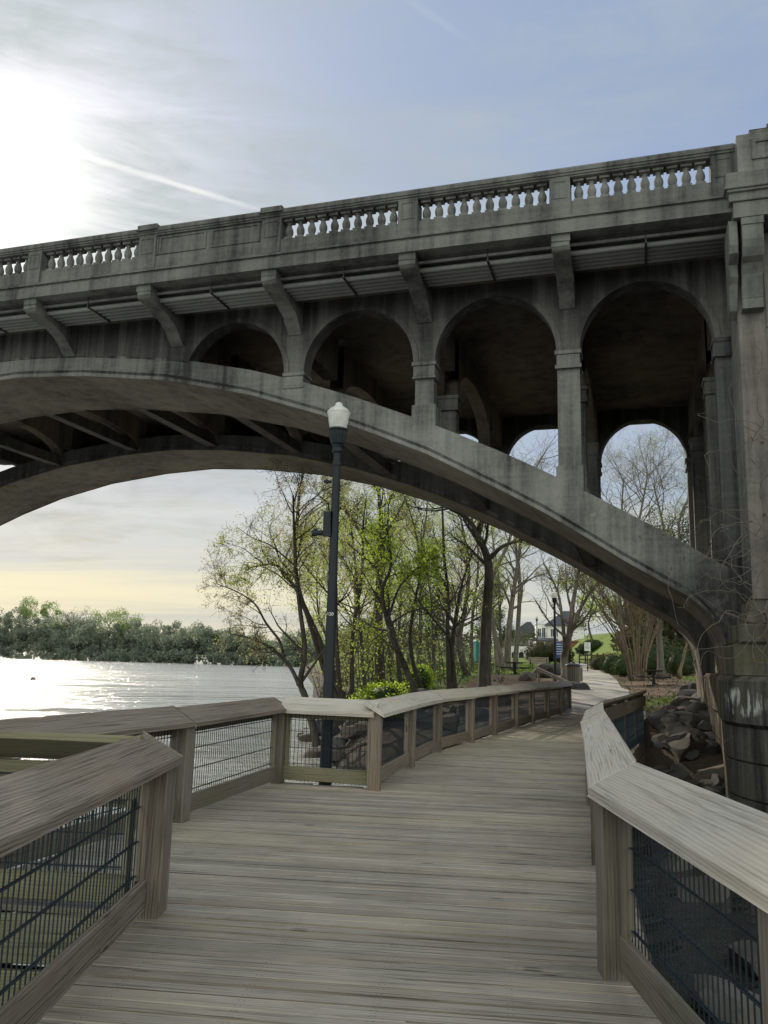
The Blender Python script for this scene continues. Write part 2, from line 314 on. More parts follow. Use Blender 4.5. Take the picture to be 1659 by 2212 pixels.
# globe
m, t, b = mat('globe'); b.inputs['Roughness'].default_value = .35; p = objpos(t); c = t.mix(t.mapr(t.noise(p, 9, 4), .35, .7), (.86, .86, .82), (.68, .67, .61)); t.put(b, 'Base Color', c)
tr = t.node('ShaderNodeBsdfTranslucent', {'Color': c}); mx = t.node('ShaderNodeMixShader', {0: .45}); t.l.new(b.outputs[0], mx.inputs[1]); t.l.new(tr.outputs[0], mx.inputs[2]); t.l.new(mx.outputs[0], t.n['Material Output'].inputs[0]); MAT['globe'] = m
foliage('leaf_spring', (.23, .28, .055), (.42, .48, .11), .70); foliage('leaf_bright', (.30, .41, .04), (.48, .62, .09), .72); foliage('leaf_bud', (.29, .28, .12), (.46, .44, .21), .68)
foliage('leaf_dark', (.022, .04, .015), (.05, .075, .025), .25); foliage('leaf_red', (.075, .035, .028), (.09, .085, .03), .3); foliage('leaf_shrub', (.035, .06, .02), (.075, .12, .035), .3)
foliage('far_a', (.175, .21, .155), (.26, .295, .21), .5); foliage('far_b', (.19, .26, .10), (.32, .40, .16), .5); foliage('far_c', (.24, .235, .20), (.33, .32, .26), .45)  # far foliage paled, distance haze put into the colours
foliage('wood_behind', (.05, .058, .028), (.11, .12, .055), .35); foliage('grass_blade', (.07, .11, .02), (.15, .21, .04), .4)
bark('bark_dark', (.045, .04, .034), (.12, .105, .088)); bark('bark_grey', (.085, .075, .062), (.17, .15, .125)); bark('bark_tan', (.11, .08, .055), (.22, .165, .115)); concrete('concrete_soffit', (.17, .148, .118), (.045, .038, .032), streak=.45, boards=1.4)  # soffit concrete: underside tone, light off the water put into its warm colour
# ------------------------------------------------------------------ land and water
WATER = -1.55
SHORE = [(140, 8), (24, 15.5), (9, 17.2), (5, 18.6), (2.2, 20.3), (-1.2, 23.5), (-2.3, 31), (-4.6, 55), (-8, 100), (-22, 240), (-34, 372), (-60, 700), (-100, 1500)]
_S = np.array(SHORE, float)
def shore_s(x, y):
    x = np.asarray(x, float); y = np.asarray(y, float); best = np.full(x.shape, 1e9); sg = np.ones(x.shape)
    for (ax, ay), (bx, by) in zip(_S[:-1], _S[1:]):
        dx_, dy_ = bx-ax, by-ay; q = np.clip(((x-ax)*dx_+(y-ay)*dy_)/(dx_*dx_+dy_*dy_), 0, 1); ex = x-(ax+q*dx_); ey = y-(ay+q*dy_); dd = np.hypot(ex, ey)
        cr = dx_*ey-dy_*ex; u = dd < best-1e-9; best = np.where(u, dd, best); sg = np.where(u, np.where(cr < 0, 1, -1), sg)
    return best*sg
def sstep(a, b, x): q = np.clip((x-a)/(b-a), 0, 1); return q*q*(3-2*q)
def hashn(x, y, s):
    return (np.sin(x*1.7/s+np.sin(y*1.3/s)*1.7)+np.sin(y*2.1/s+np.sin(x*.9/s)*2.1))*.25
def path_x(y): return np.interp(y, [20, 28, 34, 45, 60, 85, 110, 136, 170], [5.2, 7.5, 8.8, 11.6, 15.3, 20.2, 23.5, 26, 30])
def T(x, y):
    x = np.asarray(x, float); y = np.asarray(y, float); s = shore_s(x, y)
    ye = y+7*sstep(1.2, 5, x-path_x(np.maximum(y, 20)))*sstep(19, 26, y)
    p = np.interp(ye, [18, 26, 28, 36, 45, 60, 85, 110, 136, 200, 400, 1500], [-.5, -.12, -.03, .46, .86, 1.12, 1.72, 2.3, 2.7, 3.3, 4.5, 6])
    off = x-path_x(y)
    hill = sstep(3.2, 9.5, off)*sstep(50, 85, y)*2.9+sstep(2.2, 20, off)*sstep(36, 75, y)*2.4+sstep(18, 60, off)*sstep(40, 100, y)*5
    lw = -sstep(-1.5, -4.5, -np.abs(off))*0
    p = p+hill+hashn(x, y, 2.3)*.10*sstep(1.4, 3, np.abs(off))
    lb = np.where(off < -1.6, -.55*sstep(1.6, 5, -off)*sstep(50, 34, y), 0); p = p+lb
    return np.where(s > 0, np.minimum(p, WATER-.15+.62*s), WATER-.15+np.maximum(s*.35, -2.2))
def Tz(x, y): return float(T(np.array([x]), np.array([y]))[0])
def grid_axis(parts):
    out = [];
    for a, b, st in parts: out += list(np.arange(a, b, st))
    return np.array(out+[parts[-1][1]])
xs = grid_axis([(-3000, -400, 260), (-400, -60, 34), (-60, -14, 4), (-14, 40, .6), (40, 90, 3), (90, 400, 31), (400, 3000, 260)])
ys = grid_axis([(-200, 0, 40), (0, 12, 4), (12, 70, .6), (70, 150, 2.0), (150, 400, 14), (400, 1000, 60), (1000, 4000, 300)])
X, Y = np.meshgrid(xs, ys); Z = T(X, Y)
def gridmesh(name, X, Y, Z, m):
    h, wd = X.shape; v = np.stack([X, Y, Z], -1).reshape(-1, 3); i = np.arange(h*wd).reshape(h, wd)
    f = np.stack([i[:-1, :-1], i[:-1, 1:], i[1:, 1:], i[1:, :-1]], -1).reshape(-1, 4)
    me = bpy.data.meshes.new(name); me.from_pydata(v.tolist(), [], f.tolist()); me.materials.append(m); me.polygons.foreach_set('use_smooth', np.ones(len(f), dtype=bool)); me.update(); return link(name, me)
m, t, b = mat('ground_mat'); p = pos(t); x, y, z = t.sep(p); n1 = t.noise(p, .35, 5, .6); n2 = t.noise(p, 3.2, 6, .7); n3 = t.noise(p, 17, 4, .7)
grass = t.mix(t.mapr(n2, .3, .7), (.10, .145, .028), (.19, .25, .055)); grass = t.mix(t.mapr(n3, .35, .7, 0, .6), grass, (.05, .07, .02)); dirt = t.mix(t.mapr(n3, .3, .7), (.115, .08, .055), (.21, .15, .105)); dirt = t.mix(t.mapr(n2, .55, .7, 0, .5), dirt, (.06, .045, .035))
at_ = t.node('ShaderNodeAttribute', attribute_name='dirt').outputs['Fac']; c = t.mix(t.mapr(t.math('ADD', at_, t.mapr(n1, .3, .7, -.3, .3)), .4, .6), grass, dirt)
c = t.mix(t.mapr(z, WATER+.5, .9, .92, 0), c, (.045, .04, .035)); c = t.mix(t.mapr(z, WATER-.1, WATER+.5, 1, 0), c, (.035, .033, .028)); t.put(b, 'Base Color', c); b.inputs['Roughness'].default_value = .95; b.inputs['Specular IOR Level'].default_value = .15
t.put(b, 'Normal', t.bump(t.math('ADD', n2, n3), .7, .06)); MAT['ground'] = m
ter = gridmesh('ground', X, Y, Z, m); tag(ter, kind='structure')
off = X-path_x(Y); ydirt = np.zeros(X.shape)
ydirt = np.maximum(ydirt, sstep(57, 50, Y)*sstep(-8.5, -5.5, off)*(off < 0)); ydirt = np.maximum(ydirt, ((off > 1.2) & (off < 4.6) & (Y > 33) & (Y < 56)).astype(float)*.95)
ydirt = np.maximum(ydirt, (Y < 31).astype(float)); ydirt = np.maximum(ydirt, sstep(5, 1, shore_s(X, Y))*.8); ydirt = np.maximum(ydirt, ((off > 4) & (off < 14) & (Y > 50) & (Y < 62)).astype(float)*.7)
a = ter.data.attributes.new('dirt', 'FLOAT', 'POINT'); a.data.foreach_set('value', ydirt.ravel().astype(np.float32))
# water: one sheet, rippled
m, t, b = mat('water_mat'); p = pos(t); x, y, z = t.sep(p)
t.put(b, 'Base Color', (.50, .51, .49)); b.inputs['Metallic'].default_value = .24; b.inputs['Roughness'].default_value = .06; b.inputs['Specular IOR Level'].default_value = .5; b.inputs['IOR'].default_value = 1.5
dist = t.math('SQRT', t.math('ADD', t.math('MULTIPLY', x, x), t.math('MULTIPLY', y, y)))
q = t.comb(t.math('ADD', t.math('MULTIPLY', x, .94), t.math('MULTIPLY', y, .34)), t.math('SUBTRACT', t.math('MULTIPLY', y, .94), t.math('MULTIPLY', x, .34)), 0)
wv = None
for sx_, sy_, amp in ((2.6, 4.2, .022), (.9, 1.5, .085), (.22, .42, .20), (.06, .13, .55), (.018, .045, 1.5)):      # ripples to long swells
    h_ = t.math('MULTIPLY', t.noise(t.scale(q, (sx_, sy_, 1)), 1.0, 4, .6, .5), amp*2.1); wv = h_ if wv is None else t.math('ADD', wv, h_)
bwt = t.mapr(t.math('SUBTRACT', x, t.math('MULTIPLY', y, .12)), -1.2, .6, 0, 1); bwt = t.math('MULTIPLY', bwt, t.mapr(y, 22, 26, 1, 0))     # muddy backwater under and right of the boardwalk, its shade put into the colour
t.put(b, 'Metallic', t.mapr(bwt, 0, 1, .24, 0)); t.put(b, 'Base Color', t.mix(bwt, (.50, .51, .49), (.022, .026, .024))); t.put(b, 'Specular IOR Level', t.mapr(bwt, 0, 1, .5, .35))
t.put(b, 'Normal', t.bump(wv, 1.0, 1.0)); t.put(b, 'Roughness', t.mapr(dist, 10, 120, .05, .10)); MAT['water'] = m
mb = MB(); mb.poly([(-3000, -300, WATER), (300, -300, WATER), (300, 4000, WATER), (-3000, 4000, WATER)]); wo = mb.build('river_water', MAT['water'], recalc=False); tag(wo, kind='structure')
# footpath: slabs of pale concrete laid on the bank
mb = MB(); yy = list(np.arange(27.6, 60, 1.6))+list(np.arange(60, 175, 3.0))
def path_w(y): return float(np.interp(y, [26, 37.9, 38.1, 60, 200], [2.7, 2.7, 2.2, 1.75, 1.6]))
def path_pt(y, side, up): xx = float(path_x(y))+side*path_w(y)/2; return (xx, y, max(Tz(float(path_x(y))+k*path_w(y)/2, y+e) for k in (-1, -.5, 0, .5, 1) for e in (-.4, 0, .4))+up)
for i in range(len(yy)-1):
    a, b2 = yy[i]+.012, yy[i+1]-.012; r = random.random()
    q = [path_pt(a, -1, .05), path_pt(a, 1, .05), path_pt(b2, 1, .05), path_pt(b2, -1, .05)]
    mb.hexa([(p_[0], p_[1], p_[2]-.3) for p_ in q]+q, r)
po = mb.build('footpath', MAT['path_concrete']); tag(po, kind='structure')
# ------------------------------------------------------------------ the arch bridge (local frame: x to the right along the bridge, y away, near face at y=0)
S = 18.5; BA = R(17.1); PXL = 2.12
V_ = Vector((math.sin(BA), math.cos(BA), 0))
bridge = empty('arch_bridge', V_*S, -BA, 'grey weathered concrete arch bridge with balustrade spanning river and boardwalk', 'bridge')
def bz(k): return EYE+k*S
XB = Vector((math.cos(BA), -math.sin(BA), 0))
t = NT(MAT['concrete_light'].node_tree); b = t.n['Principled BSDF']; pv = pos(t)      # damp black staining where the ribs run into the pier
xl_ = t.math('SUBTRACT', t.vmath('DOT_PRODUCT', pv, tuple(XB)), S*V_.dot(XB)); st_ = t.noise(t.scale(pv, (1.6, 1.6, .7)), 1.0, 6, .7)
mk = t.math('MULTIPLY', t.mapr(t.math('ADD', xl_, t.mapr(st_, .3, .7, -1.3, 1.3)), -.7, 1.0, 0, .88), t.math('MULTIPLY', t.mapr(t.sep(pv)[2], 3.9, 3.2, 0, 1), t.mapr(t.noise(pv, 5, 5, .7), .35, .55, .4, 1)))
b_old = b.inputs['Base Color'].links[0].from_socket; t.put(b, 'Base Color', t.mix(mk, b_old, (.022, .022, .022)))
XC = -.904*S
iu = [-.0995, -.0985, -.097, -.093, -.086, -.079, -.068, -.057, -.03, .013, .057, .104, .15, .193, .251, .323, .40, .508, .642, .785, .904]
iz = [-.045, -.02, .005, .033, .049, .060, .072, .082, .098, .124, .153, .183, .209, .232, .263, .294, .325, .361, .392, .410, .4165]
eu = [-.13, -.105, -.076, -.032, .02, .053, .094, .152, .216, .278, .35, .428, .51, .609, .687, .788, .867, .904]
ez = [.097, .111, .129, .157, .187, .206, .229, .259, .289, .316, .345, .373, .397, .419, .431, .442, .4465, .4475]
def u_of(x): u = -x/S; return u if u <= .904 else 1.808-u
def rib_top(x): return bz(float(np.interp(u_of(x), eu, ez)))
def rib_bot(x): return bz(float(np.interp(u_of(x), iu, iz)))
PITCHX = .1845*S; X0 = -.0735*S
colx = [X0-PITCHX*k for k in range(10)]
W1 = .168*S; FA = .449*S; FB = .622*S      # near rib 0..W1, far rib FA..FB
CEIL = bz(.4885); SPRING = bz(.3875); OPEN = PITCHX/2-.27; RISE = bz(.4685)-SPRING
def rib(y0, y1):
    half = [-u*S for u in iu]; tops = sorted(set([-u*S for u in eu]+[-q for q in np.linspace(.12*S, .904*S, 30)]))
    xs_ = sorted(set([round(x, 4) for x in half]+[round(x, 4) for x in np.linspace(half[0], XC, 70)]), reverse=True)
    xs_ = xs_+[2*XC-x for x in reversed(xs_[:-1])]
    mb = MB(); L = 0
    for a, b in zip(xs_[:-1], xs_[1:]):
        za, zb, ta, tb = rib_bot(a), rib_bot(b), max(rib_top(a), rib_bot(a)+.05), max(rib_top(b), rib_bot(b)+.05)
        mb.poly([(a, y0, za), (b, y0, zb), (b, y0, tb), (a, y0, ta)]); mb.poly([(a, y1, za), (a, y1, ta), (b, y1, tb), (b, y1, zb)])
        mb.m = 1; mb.poly([(a, y0, za), (a, y1, za), (b, y1, zb), (b, y0, zb)]); mb.m = 0
        mb.poly([(a, y0, ta), (b, y0, tb), (b, y1, tb), (a, y1, ta)])
        for yy_, s_ in ((y0, -1), (y1, 1)):          # raised edge roll along the intrados; dark strip paints the groove's shadow
            o = .030*s_; h1, h2 = .08, .20
            mb.poly([(a, yy_+o, za-.012), (b, yy_+o, zb-.012), (b, yy_+o, zb+h1), (a, yy_+o, za+h1)]); mb.m = 2; mb.poly([(a, yy_+o*.6, za+h1), (b, yy_+o*.6, zb+h1), (b, yy_+o*.6, zb+h2-.04), (a, yy_+o*.6, za+h2-.04)]); mb.m = 0; mb.poly([(a, yy_+o, za+h2-.04), (b, yy_+o, zb+h2-.04), (b, yy_+o, zb+h2), (a, yy_+o, za+h2)]); mb.poly([(a, yy_+o, za+h2), (b, yy_+o, zb+h2), (b, yy_-o, zb+h2), (a, yy_-o, za+h2)])
            mb.poly([(a, yy_+o, za-.012), (a, yy_-o, za-.012), (b, yy_-o, zb-.012), (b, yy_+o, zb-.012)])
    for s_, xe, xp in ((1, xs_[0], PXL+.05), (-1, xs_[-1], 2*XC-PXL-.05)):      # solid springer between the rib and the pier
        t0, t1 = rib_top(xe), rib_top(xe)-.42*abs(xp-xe)*.6
        mb.m = 2; mb.prism([(xe-.001*s_, y0+.003, 1.40), (xp, y0+.003, 1.40), (xp, y0+.003, t1), (xe-.001*s_, y0+.003, t0)], (0, y1-y0-.006, 0))
        mb.m = 0
    for x in (xs_[0], xs_[-1]): mb.poly([(x, y0, rib_bot(x)), (x, y1, rib_bot(x)), (x, y1, rib_top(x)), (x, y0, rib_top(x))])
    return mb.build('arch_rib', [MAT['concrete_light' if y0 == 0 else 'concrete_shaded'], MAT['concrete_soffit'], MAT['concrete_black']], bridge, recalc=False)  # far rib takes a darker concrete, its shade put into the colour
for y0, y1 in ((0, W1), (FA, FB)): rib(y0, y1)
def arch_z(x):                                        # underside of the spandrel wall
    for k in range(-1, 9):
        c = X0-PITCHX*(k+.5)
        if abs(x-c) <= OPEN+1e-6:
            if k in (3, 4, 5): return rib_top(x)-.06
            q = (x-c)/OPEN; return max(SPRING+RISE*math.sqrt(max(0, 1-q*q)), rib_top(x)-.06)
    return max(SPRING, rib_top(x)-.06)
def spandrel(y0, y1, front):
    xs_ = set()
    for k in range(-1, 9):
        c = X0-PITCHX*(k+.5)
        for a in np.linspace(0, math.pi, 41): xs_.add(round(c+OPEN*math.cos(a), 5))
    xs_ |= {round(2.3, 4), round(2*XC-2.3, 4)}; xs_ = sorted(xs_); mb = MB()
    for a, b in zip(xs_[:-1], xs_[1:]):
        if min(arch_z(a+1e-4), arch_z(b-1e-4)) > CEIL-.02: continue
        za, zb = arch_z(a), arch_z(b)
        mb.poly([(a, y0, za), (b, y0, zb), (b, y0, CEIL), (a, y0, CEIL)]); mb.poly([(a, y1, za), (a, y1, CEIL), (b, y1, CEIL), (b, y1, zb)])
        mb.poly([(a, y0, za), (a, y1, za), (b, y1, zb), (b, y0, zb)])
    for k in range(-1, 9):                             # plain raised band round each arch
        if k in (3, 4, 5): continue
        c = X0-PITCHX*(k+.5); yo = front; s_ = -1 if front == y0 else 1
        for i in range(40):
            p = []
            for a in (math.pi*i/40, math.pi*(i+1)/40):
                ca, sa = math.cos(a), math.sin(a); xi, zi = c+OPEN*ca, SPRING+RISE*sa; xo, zo = c+(OPEN+.13)*ca, SPRING+(RISE+.13)*sa
                p.append((xi, max(zi, rib_top(xi)-.05), xo, max(zo, rib_top(xo)-.05)))
            (ai, bi, ao, bo), (ci, di, co, do) = p; y_ = yo+.022*s_
            mb.poly([(ai, y_, bi), (ci, y_, di), (co, y_, do), (ao, y_, bo)]); mb.poly([(ao, y_, bo), (co, y_, do), (co, yo, do), (ao, yo, bo)]); mb.poly([(ai, y_, bi), (ci, y_, di), (ci, yo, di), (ai, yo, bi)])
    return mb.build('spandrel_wall', MAT['concrete_wall'], bridge, recalc=False)
spandrel(0, .45, 0); spandrel(FB-.45, FB, FB)
def column(x, y0, y1, base, name='column', m='concrete_light'):
    mb = MB(); mb.box(x-.235, x+.235, y0+.06, y1-.03, base-.5, SPRING-.32, axis='z'); c = mb.build(name, MAT[m], bridge, bevel=.02)
    mb = MB(); mb.box(x-.30, x+.30, y0-.05, y1+.05, SPRING-.10, SPRING); mb.box(x-.265, x+.265, y0-.02, y1+.02, SPRING-.36, SPRING-.10); mb.box(x-.285, x+.285, y0-.035, y1+.035, SPRING-.42, SPRING-.36); mb.build('capital', MAT[m], c, bevel=.012)
    if base < SPRING-1.1:
        mb = MB(); mb.box(x-.30, x+.30, y0+.018, y1+.02, base-.45, base+.42); mb.build('plinth', MAT[m], c, bevel=.015)
for k in (0, 1, 2, 7, 8, 9):
    for y0, y1 in ((0, .45), (W1-.47, W1-.02), (FA+.02, FA+.47), (FB-.45, FB)): column(colx[k], y0, y1, rib_top(colx[k]))
for y0, y1 in ((0, .45), (W1-.47, W1-.02), (FA+.02, FA+.47), (FB-.45, FB)):
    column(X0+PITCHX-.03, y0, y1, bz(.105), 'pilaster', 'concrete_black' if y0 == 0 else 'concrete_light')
for k in range(-1, 10):                               # cross walls with a low arch between the ribs, and struts
    x = X0-PITCHX*k; mb = MB(); n = 24; a0, a1 = W1-.02, FA+.02; low = max(SPRING+.02, rib_top(x)-.35 if -33 < x < 0 else 0); high = max(bz(.452), low+.2)
    yy_ = np.linspace(a0, a1, n+1); zz_ = [low+(high-low)*math.sqrt(max(0, 1-((y-(a0+a1)/2)/((a1-a0)/2))**2))**.8 for y in yy_]
    for i in range(n):
        q = [(x-.2, yy_[i], zz_[i]), (x-.2, yy_[i+1], zz_[i+1]), (x-.2, yy_[i+1], CEIL), (x-.2, yy_[i], CEIL)]; mb.poly(q); mb.poly([(x+.2, c[1], c[2]) for c in q][::-1])
        mb.poly([(x-.2, yy_[i], zz_[i]), (x+.2, yy_[i], zz_[i]), (x+.2, yy_[i+1], zz_[i+1]), (x-.2, yy_[i+1], zz_[i+1])])
    for b0, b1 in ((.45, W1-.47), (FA+.47, FB-.45)): mb.box(x-.19, x+.19, b0, b1, bz(.425) if k not in (3, 4, 5, 6) else bz(.44), CEIL)
    mb.build('cross_wall', MAT['concrete_warm'], bridge)
    if k in (0, 2, 4, 5, 7, 9) or k in (1, 3, 6, 8):
        z0 = rib_bot(x)+.12; mb = MB(); mb.box(x-.17, x+.17, W1-.01, FA+.01, z0, z0+(.55 if k in (0, 9) else .38)); mb.build('strut', MAT['concrete_shaded'], bridge, bevel=.02)
# deck slab, cornice, kerb
XR, XL = 2.165, 2*XC-2.165
mb = MB(); mb.box(XL, XR, 0.0, FB, CEIL, CEIL+.5); mb.build('deck_slab', MAT['concrete_warm'], bridge)
C0 = -1.72
def cornice(sgn, yo, name='cornice'):
    prof = [(.02, CEIL+.02), (.02, 10.72), (C0+.2, 10.66), (C0-.10, 10.66), (C0-.10, 10.93), (C0-.04, 10.95), (C0-.04, 11.0), (C0-.09, 11.01), (C0-.09, 11.06), (C0+.0, 11.09), (C0+.0, 11.43), (C0+.32, 11.43), (C0+.32, 11.2), (.02, 11.15)]
    mb = MB(); pts = [(XL, yo+sgn*y, z) for y, z in prof]; n = len(pts); L = XR-XL; nx = 60
    for i in range(n):
        j = (i+1) % n
        for q in range(nx):
            xa, xb = XL+L*q/nx, XL+L*(q+1)/nx; mb.poly([(xa,)+pts[i][1:], (xb,)+pts[i][1:], (xb,)+pts[j][1:], (xa,)+pts[j][1:]])
    mb.poly(pts); mb.poly([(XR,)+p[1:] for p in pts])
    return mb.build(name, MAT['concrete'], bridge)
cornice(1, 0); cornice(-1, FB)
RB, RT = 11.97, 12.22                                  # balustrade rail underside and top
def rail(yo, sgn, parent):
    prof = [(.03, RB), (-.02, RB+.015), (-.02, RB+.05), (-.045, RB+.06), (-.045, RB+.10), (-.07, RB+.115), (-.07, RT-.05), (-.03, RT), (.37, RT), (.39, RT-.05), (.39, RB+.115), (.34, RB+.06), (.30, RB)]
    mb = MB(); mb.prism([(XL, yo+sgn*(C0+y), z) for y, z in prof], (XR-XL, 0, 0)); return mb.build('hand_rail', MAT['concrete'], parent)
bal = link('balustrade', MB().mesh('balustrade', []), bridge) if False else None
mb = MB(); mb.box(XL, XR, C0+.04, C0+.30, 11.43, 11.455); balu = mb.build('balustrade', MAT['concrete'], bridge)
rail(0, 1, balu); mb = MB(); mb.box(XL, XR, FB-C0-.30, FB-C0-.04, 11.43, 11.455); balf = mb.build('balustrade', MAT['concrete'], bridge); rail(FB, -1, balf)
bp = [(q_, z_*1.33) for q_, z_ in [(.075, 0), (.075, .05), (.06, .058), (.066, .075), (.08, .10), (.096, .14), (.10, .18), (.092, .215), (.068, .255), (.05, .30), (.05, .318), (.068, .325), (.068, .338), (.054, .342), (.056, .35)]]
mb = MB(); mb.lathe(bp, n=14); mb.box(-.10, .10, -.10, .10, -.002, .07); mb.box(-.11, .11, -.11, .11, .465, .525); bme = mb.mesh('baluster', MAT['concrete_light'], recalc=True)
for p_ in bme.polygons: p_.use_smooth = len(p_.vertices) == 4 and p_.area < .004
def end_post(x, w=.42, h=RT, parent=balu):
    mb = MB(); y0 = C0-.035; mb.box(x-w/2, x+w/2, y0, y0+.44, 11.09, RB+.02, axis='z')
    o = mb.build('post', MAT['concrete'], parent, bevel=.01); mb = MB(); yf = y0-.014
    for f in ((-w/2+.07, -w/2+.09, 11.5, RB-.06), (w/2-.09, w/2-.07, 11.5, RB-.06), (-w/2+.09, w/2-.09, RB-.08, RB-.06), (-w/2+.09, w/2-.09, 11.5, 11.52)): mb.box(x+f[0], x+f[1], yf, y0+.01, f[2], f[3])
    mb.build('panel_bead', MAT['concrete'], o); return o
for k in range(0, 9):
    big = k in (2, 3, 6, 7); o = end_post(colx[k], .50 if big else .44)
    if big: mb = MB(); mb.box(colx[k]-.29, colx[k]+.29, C0-.10, C0+.42, RT-.1, RT+.06); mb.build('post_cap', MAT['concrete'], o, bevel=.02)
end_post(X0+PITCHX-.12, .46)
for k in (-1, 0, 1, 3, 4, 5, 7, 8):
    xa = X0-PITCHX*k-.25; xb = X0-PITCHX*(k+1)+.25
    if k == -1: xa -= .16
    n = 10
    for i in range(n):
        o = link('baluster', bme, balu); o.location = (xb+(xa-xb)*(i+.5)/n, C0+.17, 11.45); o.rotation_euler.z = random.uniform(-.05, .05)
for k in (2, 6):                                       # solid bay with two sunk panels
    xa = X0-PITCHX*k-.25; xb = X0-PITCHX*(k+1)+.25; mb = MB(); mb.box(xb, xa, C0+.03, C0+.31, 11.45, RB+.01); xm = (xa+xb)/2
    f = C0+.008
    for (p0, p1) in ((xb+.12, xm-.12), (xm+.12, xa-.12)):
        mb.box(p0-.05, p0, f, C0+.05, 11.47, RB-.03); mb.box(p1, p1+.05, f, C0+.05, 11.47, RB-.03); mb.box(p0, p1, f, C0+.05, RB-.07, RB-.03); mb.box(p0, p1, f, C0+.05, 11.47, 11.51)
    mb.box(xb, xb+.05, f, C0+.05, 11.46, RB); mb.build('solid_panel', MAT['concrete'], balu)
def bracket(x, y0=0.0, tip=C0-.02, w=.37, zt=10.70, zr=bz(.4415), sgn=1, m='concrete', name='bracket'):
    L = tip
    prof = [(0, zt), (L, zt), (L, zt-.30), (L+.05, zt-.36), (L+.09, zt-.38), (L*.80, zt-.42), (L*.62, zt-.46), (L*.46, zt-.52), (L*.32, zt-.60), (L*.2, zt-.72), (L*.1, zt-.87), (0.02*L, zr)]
    prof += [(0, zr)]
    mb = MB(); mb.prism([(x-w/2, y0+sgn*y, z) for y, z in prof], (w, 0, 0)); mb.prism([(x-w/2-.012, y0+sgn*y, z) for y, z in ((L-.015, zt), (L-.015, zt-.19), (L+.12, zt-.19), (L+.12, zt))], (w+.024, 0, 0))
    return mb.build(name, MAT[m], bridge, bevel=.012)
for k in range(0, 10): bracket(colx[k]); bracket(colx[k], FB, sgn=-1)
# pipes slung under the overhang, with hangers in mid-bay
for i, (y, z, q) in enumerate(((-1.44, 10.54, .04), (-1.24, 10.45, .062), (-1.06, 10.45, .062), (-.88, 10.45, .062), (-.70, 10.45, .062), (-.52, 10.45, .062))):
    mb = MB(); mb.tube([(x, y, z) for x in np.linspace(XL+.2, XR-.1, 30)], q, 8); mb.build('service_pipe', MAT['pipe_pale' if i else 'concrete'], bridge, smooth=True)
for k in range(-1, 9):
    x = X0-PITCHX*(k+.5)+random.uniform(-.15, .15); mb = MB(); mb.beam((x, -1.5, 10.385), (x, -.48, 10.385), .05, .03); mb.beam((x, -1.47, 10.37), (x, -1.47, 10.70), .025, .025); mb.beam((x, -.5, 10.37), (x, -.5, 10.70), .025, .025); mb.build('pipe_hanger', MAT['black_paint'], bridge)
# pier: tower, pylon block over the deck, moss-grown steps, cap and rounded lower shaft
PXL = 2.12
mb = MB(); mb.box(PXL, PXL+4.2, -1.25, FB+1.25, 2.1, 11.2, axis='z'); pier = mb.build('pier', MAT['concrete_light'], bridge, bevel=.03)
mb = MB(); xf = PXL; yf = -1.25
for (a, b2, c, d2, dy_) in ((0, .52, 2.2, 10.4, .03), (.52, 4.2, 8.35, 10.4, .03), (.52, 4.2, 2.2, 3.0, .03), (.62, .80, 3.0, 8.25, .06), (.62, 4.2, 8.05, 8.25, .06)): mb.box(xf+a+.001, xf+b2, yf-dy_, yf+.02, c, d2)
mb.build('front_panel', MAT['concrete_pylon'], pier, bevel=.012)
mb = MB()                                              # flared foot and steps
for (e, z0, z1) in ((.08, 2.62, 2.9), (.18, 2.42, 2.62), (.31, 2.06, 2.42), (.42, 1.44, 2.06)): mb.box(PXL-e, PXL+4.2+e, -1.28-e*.8, -.06-.001*e, z0, z1)
mb.build('stepped_foot', MAT['pier_moss'], pier, bevel=.03)
def pier_plan(e):
    xl, xr = 1.50-e, 5.95+e; pts = [(xl+.02, -.55-e*.5)]
    cx = 3.72; 
    for a in np.linspace(0, math.pi, 19)[1:-1]: pts.append((cx-(cx-xl)*math.cos(a), -.55-e*.5-(2.45+e)*math.sin(a)))
    pts += [(xr, -.55), (xr, FB+.8), (xr-.5, FB+1.6), (xl+.55, FB+1.6+e), (xl+.42, FB-.4), (xl+.30, FA+.6), (xl+.34, FA+.2), (xl+.22, W1+1.2), (xl+.24, W1-.2), (xl+.10, 1.0)]
    return pts
def ring(z0, z1, e0, e1, mb, cap=True):
    a = [(x, y, z0) for x, y in pier_plan(e0)]; b = [(x, y, z1) for x, y in pier_plan(e1)]; n = len(a)
    for i in range(n): mb.m = 1 if i >= 20 else 0; mb.poly([a[i], a[(i+1) % n], b[(i+1) % n], b[i]])
    mb.m = 0
    if cap: mb.poly(b); mb.poly(a[::-1])
mb = MB(); ring(.52, .60, -.1, .0, mb); ring(.60, 1.36, 0, 0, mb); ring(1.36, 1.45, 0, -.08, mb); mb.build('pier_cap', [MAT['pier_stone'], MAT['pier_flank_lit']], pier, recalc=True)
mb = MB(); z = .52; 
while z > -2.6:
    h = random.uniform(.60, .66); ring(z-h+.035, z, -.08, -.08, mb); ring(z-h-.005, z-h+.04, -.13, -.13, mb, False); z -= h
# upright joints on the left flank
mb.build('lower_shaft', [MAT['pier_stone'], MAT['pier_flank_lit']], pier)

